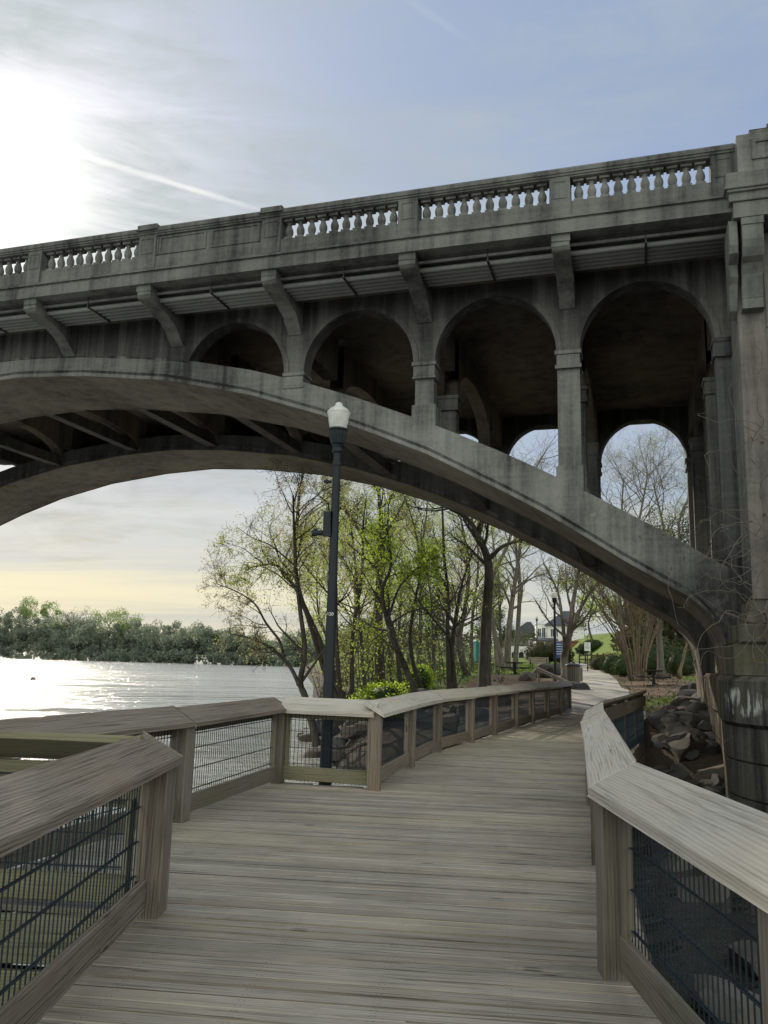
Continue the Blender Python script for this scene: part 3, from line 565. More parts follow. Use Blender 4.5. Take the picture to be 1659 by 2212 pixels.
# balcony cornice and stepped block over the pier
mb = MB()
for (y, z0, z1, x_) in ((-2.10, 11.06, 11.36, 1.93), (-2.12, 11.00, 11.06, 1.90), (-2.09, 10.94, 11.00, 1.95), (-2.04, 10.76, 10.94, 1.98), (-2.0, 10.42, 10.76, 2.06)): mb.box(x_, PXL+4.5, y, FB-y, z0, z1)
blc = mb.build('balcony_cornice', MAT['concrete'], bridge, bevel=.012)
mb = MB(); mb.box(2.17, PXL+4.3, -2.06, -1.5, 11.36, 12.19, axis='z'); mb.box(2.43, PXL+4.0, -2.04, -1.52, 12.19, 12.27); mb.box(2.75, PXL+3.6, -2.02, -1.54, 12.27, 12.38)
par = mb.build('parapet_block', MAT['concrete_light'], bridge, bevel=.012)
mb = MB(); yf = -2.06
for (a, b2, c, d2) in ((.32, .40, 11.60, 12.04), (.40, 3.9, 11.97, 12.04), (.40, 3.9, 11.60, 11.66)): mb.box(PXL+a, PXL+b2, yf-.03, yf+.02, c, d2)
mb.build('panel_bead', MAT['concrete_light'], par)
mb = MB()                                              # scrolled console under the balcony
x0, w_ = 2.20, .39
prof = [(-1.25, 10.42), (-1.98, 10.42), (-1.98, 9.95), (-1.93, 9.80), (-1.84, 9.66), (-1.70, 9.58), (-1.60, 9.40), (-1.52, 9.15), (-1.46, 8.95), (-1.50, 8.93), (-1.50, 8.70), (-1.25, 8.68)]
mb.prism([(x0, y, z) for y, z in prof], (w_, 0, 0)); mb.prism([(x0-.012, y, z) for y, z in ((-2.0, 10.42), (-2.0, 10.26), (-1.9, 10.26), (-1.9, 10.42))], (w_+.024, 0, 0)); mb.build('console', MAT['concrete'], pier, bevel=.012)
mb = MB()
mb.prism([(PXL-.16, y_, z_) for y_, z_ in ((-1.1, 10.42), (-1.9, 10.42), (-1.9, 9.9), (-1.84, 9.75), (-1.6, 9.62), (-1.6, 9.36), (-1.5, 9.22), (-1.3, 8.75), (-1.1, 8.6))], (.17, 0, 0))
mb.build('side_moulding', MAT['concrete'], pier, bevel=.012)
mb = MB(); mb.box(2*XC-PXL-4.2, 2*XC-PXL, -1.25, FB+1.25, -3, 12.3); mb.build('far_pier', MAT['concrete'], bridge)
# dry creeper hanging over the pier front
def wander(p, d, n, st, jit, grav=-.02):
    out = [Vector(p)]; d = Vector(d).normalized()
    for _ in range(n):
        d = (d+Vector((random.gauss(0, jit), random.gauss(0, jit*.5), random.gauss(0, jit)+grav))).normalized(); out.append(out[-1]+d*st)
    return out
BM = Matrix.Translation(V_*S) @ Matrix.Rotation(-BA, 4, 'Z')
mb = MB(); lf = MB()
for i in range(60):
    p = BM @ Vector((PXL+random.uniform(-.25, 1.1), -1.5-random.uniform(0, .7), random.choice([random.uniform(1.5, 4.8), random.uniform(2.5, 6)])))
    w_ = wander(p, (random.uniform(-1, .4), -.2, random.uniform(-.6, .9)), random.randint(10, 20), .17, .38, -.06)
    mb.tube(w_, [.008*(1-j/len(w_)*.7) for j in range(len(w_))], 4, r=random.random())
    for q in w_[3::3]:
        if random.random() < .3:
            e = Vector((random.gauss(0, 1), random.gauss(0, 1), random.gauss(0, 1))).normalized()*.05; f_ = e.orthogonal().normalized()*.04; lf.poly([q, q+e+f_, q+e*2, q+e-f_], r=random.random())
crp = mb.build('creeper', MAT['bark_grey'], recalc=False); tag(crp, 'tangle of dry leafless creeper stems hanging over the pier front', 'creeper')
tag(lf.build('dead_leaves', MAT['leaf_red'], crp, recalc=False), kind='stuff')
# ------------------------------------------------------------------ boardwalk
def P2(*a): return [Vector((x, y, 0)) for x, y in a]
deck_poly = [(1.42, -2), (1.42, 4.50), (2.05, 7.2), (2.45, 8.85), (3.28, 12.4), (4.60, 15.6), (5.95, 19.2), (7.35, 24.0), (8.75, 27.7), (6.45, 29.4), (5.7, 27.2), (4.02, 22.9), (2.42, 18.7), (.92, 14.8), (.32, 12.5), (-.10, 10.66), (-1.38, 11.06), (-2.03, 8.22), (-2.85, 5.6), (-3.3, 3.6), (-4.6, 3.6), (-4.6, 5.36), (-2.75, 5.46), (-1.50, 5.36), (-1.50, -2)]
# the two landings are separate boards runs; planks lie square to the walk
BD = R(-7.0); bx = Vector((math.cos(BD), math.sin(BD), 0)); by = Vector((-math.sin(BD), math.cos(BD), 0))
def planks(poly, mb, w=.108, gap=.016, z=0.0):
    q = [(Vector((x, y, 0)).dot(bx), Vector((x, y, 0)).dot(by)) for x, y in poly]; lo = min(b for a, b in q); hi = max(b for a, b in q); s = lo
    while s < hi:
        c = s+w/2; xs_ = []
        for (a0, b0), (a1, b1) in zip(q, q[1:]+q[:1]):
            if (b0 <= c) != (b1 <= c): xs_.append(a0+(a1-a0)*(c-b0)/(b1-b0))
        xs_.sort()
        for a, b in zip(xs_[::2], xs_[1::2]):
            cuts = [a]+([random.uniform(a+.9, b-.9)] if b-a > 2.6 and random.random() < .04 else [])+[b]
            for e, f in zip(cuts[:-1], cuts[1:]):
                p0 = bx*(e+.002)+by*c; p1 = bx*(f-.002)+by*c; dz = random.uniform(-.002, .002); tilt = random.uniform(-.0015, .0015)
                mb.beam(p0+Vector((0, 0, z-.018+dz-tilt)), p1+Vector((0, 0, z-.018+dz+tilt)), w-gap*random.uniform(.6, 1.6), .036)
        s += w
PW = .122; lo_ = min(Vector((x, y, 0)).dot(by) for x, y in deck_poly); t = NT(MAT['wood_deck'].node_tree); b = t.n['Principled BSDF']      # rows of dark screw heads over the joists
pv = pos(t); su = t.math('SUBTRACT', t.math('PINGPONG', t.math('ADD', t.vmath('DOT_PRODUCT', pv, tuple(bx)), 40.13), .305), .012); sv = t.math('SUBTRACT', t.math('PINGPONG', t.math('DIVIDE', t.math('SUBTRACT', t.vmath('DOT_PRODUCT', pv, tuple(by)), lo_), PW), .5), .24)
dd_ = t.math('SQRT', t.math('ADD', t.math('POWER', su, 2), t.math('POWER', t.math('MULTIPLY', sv, PW), 2))); old = b.inputs['Base Color'].links[0].from_socket
dapple = t.noise(pv, .55, 4, .6); old = t.mix(t.mapr(dapple, .42, .68, 0, .5), old, (.15, .138, .112)); wr = t.noise(t.scale(pv, (.35, .9, 1)), 1.0, 4, .6); old = t.mix(t.mapr(wr, .5, .7, 0, .45), old, (.46, .385, .28)); t.put(b, 'Base Color', t.mix(t.mapr(dd_, .003, .0055, .6, 0), old, (.02, .018, .016)))  # broad dark and warm patches put dappled light into the board colour
mb = MB(); planks([(x, y) for x, y in deck_poly if True], mb, PW); dk = mb.build('boardwalk', MAT['wood_deck'], bevel=.004); tag(dk, kind='structure')
mb = MB()                                               # joists and beams below the boards
for a, b in zip(deck_poly, deck_poly[1:]+deck_poly[:1]):
    A, B = Vector((a[0], a[1], -.17)), Vector((b[0], b[1], -.17))
    if (B-A).length > .4 and a[1] > 0 and b[1] > 0 and not (a == deck_poly[8]): mb.beam(A, B, .05, .26); mb.beam(A+Vector((0, 0, -.32)), B+Vector((0, 0, -.32)), .12, .30)
for (x, y) in ((1.2, 4.4), (1.75, 7), (2.4, 9.6), (3.1, 12.3), (4.4, 15.6), (5.7, 19), (-1.2, 10.7), (-1.8, 8.2), (-.1, 10.4), (.5, 13), (1.6, 17), (-1.4, 5.2), (-2.6, 5.2)): mb.tube([(x, y, -2.8), (x, y, -.3)], .14, 10)
fr = mb.build('boardwalk_frame', MAT['wood_dark']); tag(fr, kind='structure')
H_IN, H_OUT, O_IN, O_OUT = .914, 1.055, -.115, .135
def left_of(d): return Vector((-d.y, d.x, 0))
def railing(pts, side, name, label, posts=2.2, group=None, capm='wood_cap', postm='wood_post', first=True, last=True, skip_mesh=(), fixed=None, top_board=(.80, .93), post_w=.14, flip_tilt=False, low=(.05, .215), zoff=None, batten=True):
    """pts: centre line of the posts; side: +1 when the outer side is to the left of the line"""
    root = empty(name, pts[0], 0, label, 'railing', group); inv = root.location.copy()
    P = [Vector(p)-inv for p in pts]; n = len(P); dirs = [(P[i+1]-P[i]).normalized() for i in range(n-1)]
    mit = []
    for i in range(n):
        a = left_of(dirs[max(i-1, 0)])*side; b = left_of(dirs[min(i, n-2)])*side; m_ = (a+b).normalized(); mit.append(m_/max(.4, m_.dot(a)))
    hi, ho = (H_OUT, H_IN) if flip_tilt else (H_IN, H_OUT)
    for i in range(n-1):
        A, B = P[i], P[i+1]; ma, mb_ = mit[i], mit[i+1]; L = (B-A).length; e = dirs[i]*.0015
        cuts = [0, 1] if L < 4.6 else list(np.linspace(0, 1, int(math.ceil(L/4.0))+1))
        for c0, c1 in zip(cuts[:-1], cuts[1:]):
            a_, b_ = A.lerp(B, c0)+e, A.lerp(B, c1)-e; m0 = ma if c0 == 0 else left_of(dirs[i])*side; m1 = mb_ if c1 == 1 else left_of(dirs[i])*side
            x0, x1 = (dirs[i]*(-.10) if c0 == 0 and i == 0 and first else Vector()), (dirs[i]*.10 if c1 == 1 and i == n-2 and last else Vector())
            q = []
            for dz in (-.042, 0):
                for (pp, mm, o, h, ex) in ((a_, m0, O_IN, hi, x0), (b_, m1, O_IN, hi, x1), (b_, m1, O_OUT, ho, x1), (a_, m0, O_OUT, ho, x0)): q.append(pp+mm*o+ex+Vector((0, 0, h+dz)))
            mb = MB(); mb.hexa(q); mb.build('cap_rail', MAT[capm], root, bevel=.008, seg=2)
    # posts
    spots = []
    for i in range(n-1):
        L = (P[i+1]-P[i]).length
        ts = fixed[i] if fixed and fixed.get(i) is not None else list(np.linspace(0, 1, max(1, round(L/posts))+1))
        spots.append([P[i].lerp(P[i+1], t_) for t_ in ts])
    done = []
    for i, sp in enumerate(spots):
        d = dirs[i]; nrm = left_of(d)*side
        for j, p in enumerate(sp):
            if not any((p-q).length < .12 for q in done):
                if not ((i == 0 and j == 0 and not first) or (i == len(spots)-1 and j == len(sp)-1 and not last)):
                    mb = MB(); h = post_w/2; c = [p-d*h-nrm*h, p+d*h-nrm*h, p+d*h+nrm*h, p-d*h+nrm*h]; zt = lambda s_: H_IN-.05+((s_-O_IN)*.564 if not flip_tilt else (O_OUT-s_)*.564)
                    z0 = -.3 if zoff is None else zoff
                    lo = [q+Vector((0, 0, z0)) for q in c]; hi_ = [q+Vector((0, 0, zt(-h if k < 2 else h))) for k, q in enumerate(c)]
                    r = random.random(); mb.hexa([lo[0], hi_[0], hi_[3], lo[3], lo[1], hi_[1], hi_[2], lo[2]], r); mb.build('post', MAT[postm], root, bevel=.008); done.append(p)
        for j in range(len(sp)-1):
            a, b = sp[j], sp[j+1]; off_ = nrm*(.085); inset = d*.075
            mb = MB(); mb.beam(a+nrm*.025+inset+Vector((0, 0, sum(low)/2)), b+nrm*.025-inset+Vector((0, 0, sum(low)/2)), .04, low[1]-low[0]); mb.build('bottom_rail', MAT[postm], root, bevel=.005)
            mb = MB(); mb.beam(a+nrm*.10+Vector((0, 0, sum(top_board)/2)), b+nrm*.10+Vector((0, 0, sum(top_board)/2)), .038, top_board[1]-top_board[0]); mb.build('top_rail', MAT[postm], root, bevel=.005)
            if (i, j) in skip_mesh: continue
            if batten:
                for e_, s_ in ((a, 1), (b, -1)): mb = MB(); q = e_+d*(s_*.095)+nrm*.045; mb.beam(q+Vector((0, 0, low[1])), q+Vector((0, 0, top_board[0]+.05)), .038, .06, up=nrm); mb.build('batten', MAT[postm], root)
            mb = MB(); Lb = (b-a).length-.16; s = 0.0; A0 = a+inset+nrm*.068; zt_, zb = top_board[0]+.06, low[0]-.02
            while s < Lb:
                q = A0+d*s; mb.beam(q+Vector((0, 0, zb)), q+Vector((0, 0, zt_)), .0055, .0055, up=d); s += .052
            for z in (.245, .44, .64, .78):
                for k in (-1, 1): mb.beam(A0+Vector((0, 0, z))+nrm*.006*k, A0+d*Lb+Vector((0, 0, z))+nrm*.006*k, .006, .006)
            mb.build('mesh_panel', MAT['iron_mesh'], root, recalc=False)
    return root
railing([(1.235, -.9, 0), (1.235, 4.56, 0), (1.76+.04, 6.97, 0), (2.43+.02, 9.80, 0), (3.14, 12.42, 0)], -1, 'wooden_railing', 'pale grey timber railing with tilted cap and wire mesh on the right of the boardwalk', fixed={0: [0, .345, .645, 1], 1: [0, 1], 2: [0, 1], 3: [0, 1]}, group='boardwalk railings', last=False)
railing([(3.14, 12.42, 0), (4.45, 15.6, 0), (5.85, 19.0, 0)], -1, 'wooden_railing', 'dark brown timber railing run beyond the right bend seen from its outer side', group='boardwalk railings', capm='wood_cap_brown', postm='wood_dark', top_board=(.72, .93), posts=1.8, low=(-.05, .16))
railing([(-.03, 10.50, 0), (.48, 12.80, 0), (1.05, 15.06, 0), (1.83, 16.97, 0), (2.56, 18.95, 0), (3.40, 21.15, 0), (4.18, 23.15, 0), (4.98, 25.1, 0), (5.8, 27.2, 0), (6.6, 29.4, 0)], 1, 'wooden_railing', 'long grey timber railing with many posts along the river side leading to the path', posts=2.6, group='boardwalk railings', postm='wood_cap_brown')
railing([(-1.25, 10.86, 0), (-.03, 10.50, 0)], 1, 'wooden_railing', 'short timber railing bay facing forward in front of the street lamp', group='boardwalk railings', posts=3, first=False, last=False, postm='wood_green', fixed={0: [0, 1]})
railing([(-3.35, 3.4, 0), (-2.62, 5.95, 0), (-1.86, 8.22, 0), (-1.25, 10.86, 0)], 1, 'wooden_railing', 'dark weathered timber railing between the lookout and the bright river', group='boardwalk railings', capm='wood_cap_brown', posts=2.6, postm='wood_post')
railing([(-1.36, -1.9, 0), (-1.36, 0.3, 0), (-1.36, 2.7, 0), (-1.36, 5.36, 0)], 1, 'wooden_railing', 'brown grained timber railing ending at a thick post in the left foreground', group='boardwalk railings', posts=2.7, capm='wood_cap_brown', post_w=.165, postm='wood_cap_brown')
railing([(-1.44, 5.36, 0), (-3.0, 5.47, 0), (-4.6, 5.47, 0)], -1, 'wooden_railing', 'greenish timber railing joining the thick post and edging the lookout', group='boardwalk railings', capm='wood_green', postm='wood_green', posts=1.6, flip_tilt=True, first=False, top_board=(.60, .86))
mb = MB()
for z in (-.12, -.42, -.75): mb.beam((-4.6, 5.30, z), (-1.5, 5.24, z), .05, .26)
o = mb.build('edge_boards', MAT['wood_green'], bevel=.006); tag(o, kind='structure')
# ------------------------------------------------------------------ street lamps
def lamp(loc, label, H=5.1, arm=False, num=False):
    r = empty('street_lamp', loc, 0, label, 'street lamp', 'lamps along the boardwalk and path'); k = 1.0
    top = H
    mb = MB(); mb.lathe([(.084, -.9), (.084, 0), (.080, .02), (.052, top-.78), (.052, top-.70)], n=20); mb.lathe([(.066, top-.92), (.066, top-.86)], n=16); mb.lathe([(.083, .9), (.083, .905), (.081, .91)], n=20); mb.build('pole', MAT['iron_black'], r, smooth=False); smooth_by_angle(r.children[0])
    mb = MB(); mb.lathe([(.062, top-.74), (.075, top-.72), (.075, top-.68), (.062, top-.66), (.075, top-.62)], n=20)
    mb.lathe([(.075, top-.62), (.10, top-.60), (.125, top-.48), (.128, top-.42)], n=36, fl=.10); mb.lathe([(.128, top-.42), (.14, top-.415), (.14, top-.395), (.125, top-.385)], n=24); c = mb.build('fitter', MAT['iron_black'], r)
    mb = MB(); mb.lathe([(.118, top-.385), (.135, top-.30), (.150, top-.20), (.155, top-.165), (.163, top-.16), (.163, top-.145), (.150, top-.135), (.125, top-.10), (.085, top-.072), (.060, top-.062), (.056, top-.04), (.045, top-.015), (.02, top), (.004, top+.002)], n=28); g = mb.build('globe', MAT['globe'], r); smooth_by_angle(g, 30)
    if arm:
        mb = MB(); mb.box(-.155, -.055, -.065, .065, 3.22, 3.55, axis='z'); mb.build('control_box', MAT['iron_black'], r, bevel=.01)
        mb = MB(); mb.tube([(-.13, 0, 3.25), (-.24, -.02, 3.25)], .035, 10); mb.tube([(-.24, -.02, 3.25), (-.31, -.03, 3.24)], .045, 12); mb.tube([(-.26, -.02, 3.25), (-.26, -.02, 3.31)], .03, 8); mb.build('side_fitting', MAT['iron_black'], r)
        mb = MB(); mb.tube([(-.06, 0, 3.98), (-.14, 0, 3.98)], .02, 8); mb.tube([(-.12, 0, 3.97), (-.15, 0, 4.0)], .03, 8); mb.build('socket', MAT['iron_black'], r)
    if num:
        cu = bpy.data.curves.new('number', 'FONT'); cu.body = '120'; cu.size = .06; cu.align_x = 'CENTER'; cu.extrude = .001; cu.materials.append(MAT['number_white'])
        o_ = bpy.data.objects.new('number_text', cu); COL.objects.link(o_); me = bpy.data.meshes.new_from_object(o_.evaluated_get(bpy.context.evaluated_depsgraph_get())); bpy.data.objects.remove(o_); o = link('number_label', me, r); o.location = (-.010, -.0705, 2.13); o.rotation_euler = (R(90), 0, R(-6))
    return r
p = at(703, 1665, 11.25); lamp((p.x, 11.25, 0), 'tall dark street lamp with white acorn globe and control box behind the railing', 5.13, True, True)
p = at(1199.5, 1470, 43); lamp((p.x, 43, .25), 'street lamp with cloudy globe beside the picnic area past the boardwalk', 5.15)
p = at(1160, 1400, 95); lamp((p.x, 95, Tz(p.x, 95)), 'small distant street lamp in front of the houses', 5.2)
# ------------------------------------------------------------------ park furniture
def ground_pt(px, Y): p = at(px, 1450, Y); return Vector((p.x, Y, Tz(p.x, Y)))
def picnic_table(px, Y, rz, label, s=1.0, dz=0):
    p = ground_pt(px, Y); r = empty('picnic_table', p+Vector((0, 0, dz)), rz, label, 'picnic table', 'picnic tables'); r.scale = (s, s, s)
    mb = MB()
    for i in range(5): mb.box(-.9, .9, -.38+i*.155, -.245+i*.155, .73, .77)
    mb.build('table_top', MAT['black_paint'], r)
    for sy in (-1, 1):
        mb = MB()
        for i in range(2): mb.box(-.9, .9, sy*.72-.14+i*.145, sy*.72-.005+i*.145, .43, .465)
        mb.build('seat', MAT['black_paint'], r)
    mb = MB(); mb.box(-.07, .07, -.07, .07, -.1, .73, axis='z')
    for x in (-.5, .5): mb.beam((x, -.75, .41), (x, .75, .41), .06, .06); mb.beam((x, -.34, .70), (x, .34, .70), .06, .05); mb.beam((0, 0, .45), (x, 0, .41), .05, .05); mb.beam((0, -.3, -.02), (0, .3, .38), .05, .05)
    mb.box(-.3, .3, -.3, .3, -.06, .02); mb.build('pedestal', MAT['black_paint'], r); return r
picnic_table(1112, 52, R(62), 'black pedestal picnic table on the bank left of the far lamp')
picnic_table(1411, 40, R(84), 'black pedestal picnic table on the grass right of the crepe myrtle', .95)
picnic_table(1240, 64, R(0), 'low dark picnic table behind the far street lamp', .9)
def bench(px, Y, rz, label, s=1.0, m='wood_bench'):
    p = ground_pt(px, Y); r = empty('park_bench', p, rz, label, 'bench', 'park benches'); r.scale = (s, s, s)
    mb = MB()
    for i in range(4): mb.box(-.85, .85, -.30+i*.13, -.19+i*.13, .42, .455)
    mb.build('seat', MAT[m], r); mb = MB()
    for i in range(4): z = .52+i*.12; mb.beam((-.85, .24+i*.035, z), (.85, .24+i*.035, z), .03, .10)
    mb.build('backrest', MAT[m], r)
    for x in (-.7, .7):
        mb = MB(); mb.beam((x, -.26, -.1), (x, -.26, .62), .05, .05); mb.beam((x, .2, -.1), (x, .34, .95), .05, .05); mb.beam((x, -.28, .62), (x, .3, .64), .06, .03); mb.beam((x, -.26, .40), (x, .22, .40), .04, .05); mb.build('leg', MAT['black_paint'], r)
    return r
bench(1166, 68, R(150), 'pale slatted park bench seen from behind left of the far lamp'); bench(1055, 74, R(175), 'wooden park bench on the lawn between the tree trunks', 1.0); bench(1000, 84, R(170), 'far wooden park bench low on the lawn near the left trunks', 1.0)
p = ground_pt(1238, 42); r = empty('litter_bin', p, 0, 'round timber slatted litter bin with black lid beside the path', 'litter bin')
mb = MB(); mb.lathe([(.28, .02), (.28, .80)], n=20); mb.build('liner', MAT['black_paint'], r)
mb = MB()
for i in range(18):
    a = 2*math.pi*i/18; c, s_ = math.cos(a), math.sin(a); mb.beam((.315*c, .315*s_, .0), (.33*c, .33*s_, .84), .085, .03, up=(c, s_, 0))
mb.build('slats', MAT['wood_post'], r); mb = MB(); mb.lathe([(.36, .82), (.37, .88), (.33, .93), (.1, .97), (.02, .98)], n=20); mb.build('lid', MAT['black_paint'], r)
p = ground_pt(1256, 42.5); mb = MB(); mb.box(p.x-.05, p.x+.05, 42.45, 42.55, p.z-.2, p.z+.75, axis='z'); o = mb.build('timber_bollard', MAT['wood_post'], bevel=.01); tag(o, 'short square timber bollard beside the slatted litter bin', 'bollard')
def signpost(px, Y, h, w_, hh, m, label, zc):
    p = ground_pt(px, Y); r = empty('sign', p, 0, label, 'sign'); mb = MB(); mb.beam((0, 0, -.2), (0, 0, h), .06, .06); mb.build('post', MAT['black_paint'], r)
    mb = MB(); mb.box(-w_/2, w_/2, -.05, -.03, zc-hh/2, zc+hh/2); b_ = mb.build('panel', MAT[m], r)
    mb = MB()
    for i in range(5): mb.box(-w_*.38, w_*random.uniform(.1, .38), -.055, -.0505, zc+hh*(.32-.15*i), zc+hh*(.36-.15*i))
    mb.build('lettering', MAT['number_white' if m == 'sign_blue' else 'black_paint'], b_); return r
signpost(1211, 78, 1.9, 1.0, 1.5, 'sign_blue', 'blue panel sign beyond the far street lamp', 1.5); signpost(1206.5+63, 62, 2.2, .45, .62, 'sign_white', 'small white notice sign on a thin post beside the path', 1.85)
# rail fence across the end of the lawn
A, B = ground_pt(1252, 88), ground_pt(1304, 88); r = empty('rail_fence', A, 0, 'low dark timber rail fence where the path bends away', 'fence')
for i in range(5):
    q = A.lerp(B, i/4)-A; q.z = Tz(A.x+q.x, A.y)-A.z; mb = MB(); mb.beam(q+Vector((0, 0, -.2)), q+Vector((0, 0, 1.2)), .14, .14); mb.build('post', MAT['wood_dark'], r)
for z in (.5, .95): mb = MB(); mb.beam(Vector((0, 0, z)), B-A+Vector((0, 0, z)), .05, .14); mb.build('rail', MAT['wood_dark'], r)
# teal portable cabin between the trunks, and a small camera bracket is left to the lamp
p = ground_pt(1036, 82); r = empty('portable_toilet', p, R(12), 'teal portable toilet standing among the tree trunks', 'portable toilet')
mb = MB(); mb.box(-.55, .55, -.55, .55, 0, 2.05, axis='z'); mb.build('cabin', MAT['teal'], r, bevel=.04); mb = MB(); mb.prism([(-.58, -.58, 2.05), (.58, -.58, 2.05), (.5, -.58, 2.25), (-.5, -.58, 2.25)], (0, 1.16, 0)); mb.build('roof', MAT['teal'], r); mb = MB(); mb.box(-.38, .38, -.575, -.55, .12, 1.95, axis='z'); dd = mb.build('door', MAT['teal'], r, bevel=.02); mb = MB(); mb.box(.26, .32, -.60, -.575, .95, 1.1); mb.build('handle', MAT['black_paint'], dd)
# timber stair rail by the far lamp
p = ground_pt(1222, 36); r = empty('stair_handrail', p, 0, 'sloping grey timber handrail running down beside the far lamp', 'handrail'); mb = MB(); mb.beam((-.9, 1.8, .95), (.1, -.6, .35), .09, .14); mb.build('rail', MAT['wood_cap_brown'], r)
for x, y, z in ((-.85, 1.7, .95), (-.4, .6, .65), (.05, -.5, .38)): mb = MB(); mb.beam((x, y, -.5), (x, y, z), .09, .09); mb.build('post', MAT['wood_cap_brown'], r)
# ------------------------------------------------------------------ houses
def window(parent, x, y, z, w_, h, m='white_paint'):
    mb = MB(); f = .09
    mb.box(x-w_/2-f, x+w_/2+f, y-.06, y+.05, z+h/2, z+h/2+f); mb.box(x-w_/2-f, x+w_/2+f, y-.08, y+.05, z-h/2-f, z-h/2); mb.box(x-w_/2-f, x-w_/2, y-.06, y+.05, z-h/2, z+h/2, axis='z'); mb.box(x+w_/2, x+w_/2+f, y-.06, y+.05, z-h/2, z+h/2, axis='z'); mb.box(x-.03, x+.03, y-.05, y+.04, z-h/2, z+h/2, axis='z')
    o = mb.build('window', MAT[m], parent); mb = MB(); mb.box(x-w_/2, x+w_/2, y-.025, y+.02, z-h/2, z+h/2); mb.build('pane', MAT['window_dark'], o)
HY = 165; p = at(1200, 1418, HY); zb = Tz(p.x, HY); h = empty('white_house', (p.x, HY, 3.7), R(-6), 'white two storey brick house with grey hipped roof and corner porch', 'house')
mb = MB(); mb.box(-1.5, 5.6, 0, 9, -1.5, 5.9, axis='z'); mb.build('wall', MAT['brick_white'], h)
mb = MB(); mb.poly([(-2.0, -.5, 5.9), (6.1, -.5, 5.9), (4.0, 4, 8.9), (2.2, 4, 8.9)]); mb.poly([(6.1, -.5, 5.9), (6.1, 9.5, 5.9), (4.0, 4, 8.9)]); mb.poly([(-2.0, 9.5, 5.9), (-2.0, -.5, 5.9), (2.2, 4, 8.9)]); mb.poly([(6.1, 9.5, 5.9), (-2.0, 9.5, 5.9), (2.2, 4, 8.9), (4.0, 4, 8.9)]); mb.box(-2.0, 6.1, -.5, 9.5, 5.72, 5.9); mb.build('roof', MAT['slate'], h)
mb = MB(); mb.box(-3.6, -1.5, .6, 5, -1.5, 6.0, axis='z'); tw = mb.build('tower', MAT['white_paint'], h); mb = MB(); mb.box(-3.75, -1.45, .45, 5.1, 6.0, 6.2); mb.build('parapet', MAT['white_paint'], tw)
mb = MB(); mb.box(-4.6, .4, -2.2, .6, 2.55, 2.85); mb.prism([(-4.6, -2.2, 2.85), (.4, -2.2, 2.85), (.2, -.3, 3.25), (-4.2, -.3, 3.25)], (0, .1, .0)); pr = mb.build('porch_roof', MAT['slate'], h)
for x in (-4.3, -2.2, .1): mb = MB(); mb.box(x-.13, x+.13, -2.0, -1.74, -1.2, 2.55, axis='z'); mb.build('column', MAT['white_paint'], pr)
mb = MB(); mb.box(-4.6, .4, -2.2, .6, -1.5, .05); mb.build('porch_base', MAT['brick_white'], h)
for x, z, w_, hh in ((-3.05, 4.3, .6, 1.6), (-2.2, 4.3, .6, 1.9)): window(h, x, .6, z, w_, hh)
for x, z, w_, hh in ((-.6, 4.3, .55, 1.5), (.2, 4.3, .55, 1.5)): window(h, x, 0, z, w_, hh)
window(h, -3.0, .6, 1.1, .8, 1.7); mb = MB(); mb.box(-.9, .3, -.05, .02, .05, 2.2, axis='z'); mb.build('door', MAT['window_dark'], h)
mb = MB()
for i in range(9): mb.beam((-3.5+i*.22, .2, 3.3), (-3.5+i*.22, .2, 4.2), .03, .03)
mb.beam((-3.55, .2, 4.2), (-1.6, .2, 4.2), .05, .05); mb.build('balcony_rail', MAT['black_paint'], h)
p = at(1132, 1400, 188); h = empty('dark_house', (p.x, 188, 3.6), R(4), 'dark grey gabled house behind the thin tree trunks', 'house')
mb = MB(); mb.box(-3.4, 3.2, 0, 8, -1, 4.6, axis='z'); mb.build('wall', MAT['house_grey'], h); mb = MB(); mb.prism([(-3.8, -.4, 4.5), (3.6, -.4, 4.5), (1.5, -.4, 7.6), (.6, -.4, 7.6)], (0, 8.8, 0)); rf = mb.build('roof', MAT['slate'], h); mb = MB(); mb.prism([(-2.6, -1.2, 4.5), (.4, -1.2, 4.5), (-1.1, -1.2, 6.6)], (0, 4, 0)); mb.build('gable', MAT['slate'], rf); window(h, -1.1, 0, 3.2, .7, 1.2); window(h, 1.6, 0, 3.2, .8, 1.3); window(h, 1.6, 0, 1.0, .8, 1.4)
p = at(1147, 1416, 140); r = empty('garden_wall', (p.x, 140, Tz(p.x, 140)), 0, 'low pale garden wall with a row of dark arches', 'wall')
mb = MB(); mb.box(-3.4, 2.6, 0, .3, 1.0, 1.9); 
for i in range(6): x = -3.4+i*1.2; mb.box(x-.16, x+.16, 0, .3, -.6, 1.0, axis='z')
for i in range(5):
    c = -2.8+i*1.2
    for j in range(8):
        a0, a1 = math.pi*j/8, math.pi*(j+1)/8; mb.poly([(c+.46*math.cos(a0), 0, .55+.45*math.sin(a0)), (c+.46*math.cos(a1), 0, .55+.45*math.sin(a1)), (c+.46*math.cos(a1), 0, 1.02), (c+.46*math.cos(a0), 0, 1.02)])
mb.build('arcade', MAT['brick_white'], r); mb = MB(); mb.box(-3.4, 2.6, .32, .4, -.6, 1.0); mb.build('backing', MAT['window_dark'], r)
p = at(1248, 1400, 150); mb = MB(); mb.box(-2.8, 2.2, 0, 4, -1.5, 3.0, axis='z'); mb.box(-3, 2.4, -.2, 4.2, 3.0, 3.2); o = mb.build('brick_outbuilding', MAT['brick']); o.location = (p.x, 150, 2.9); tag(o, 'low red brick outbuilding right of the white house', 'building')
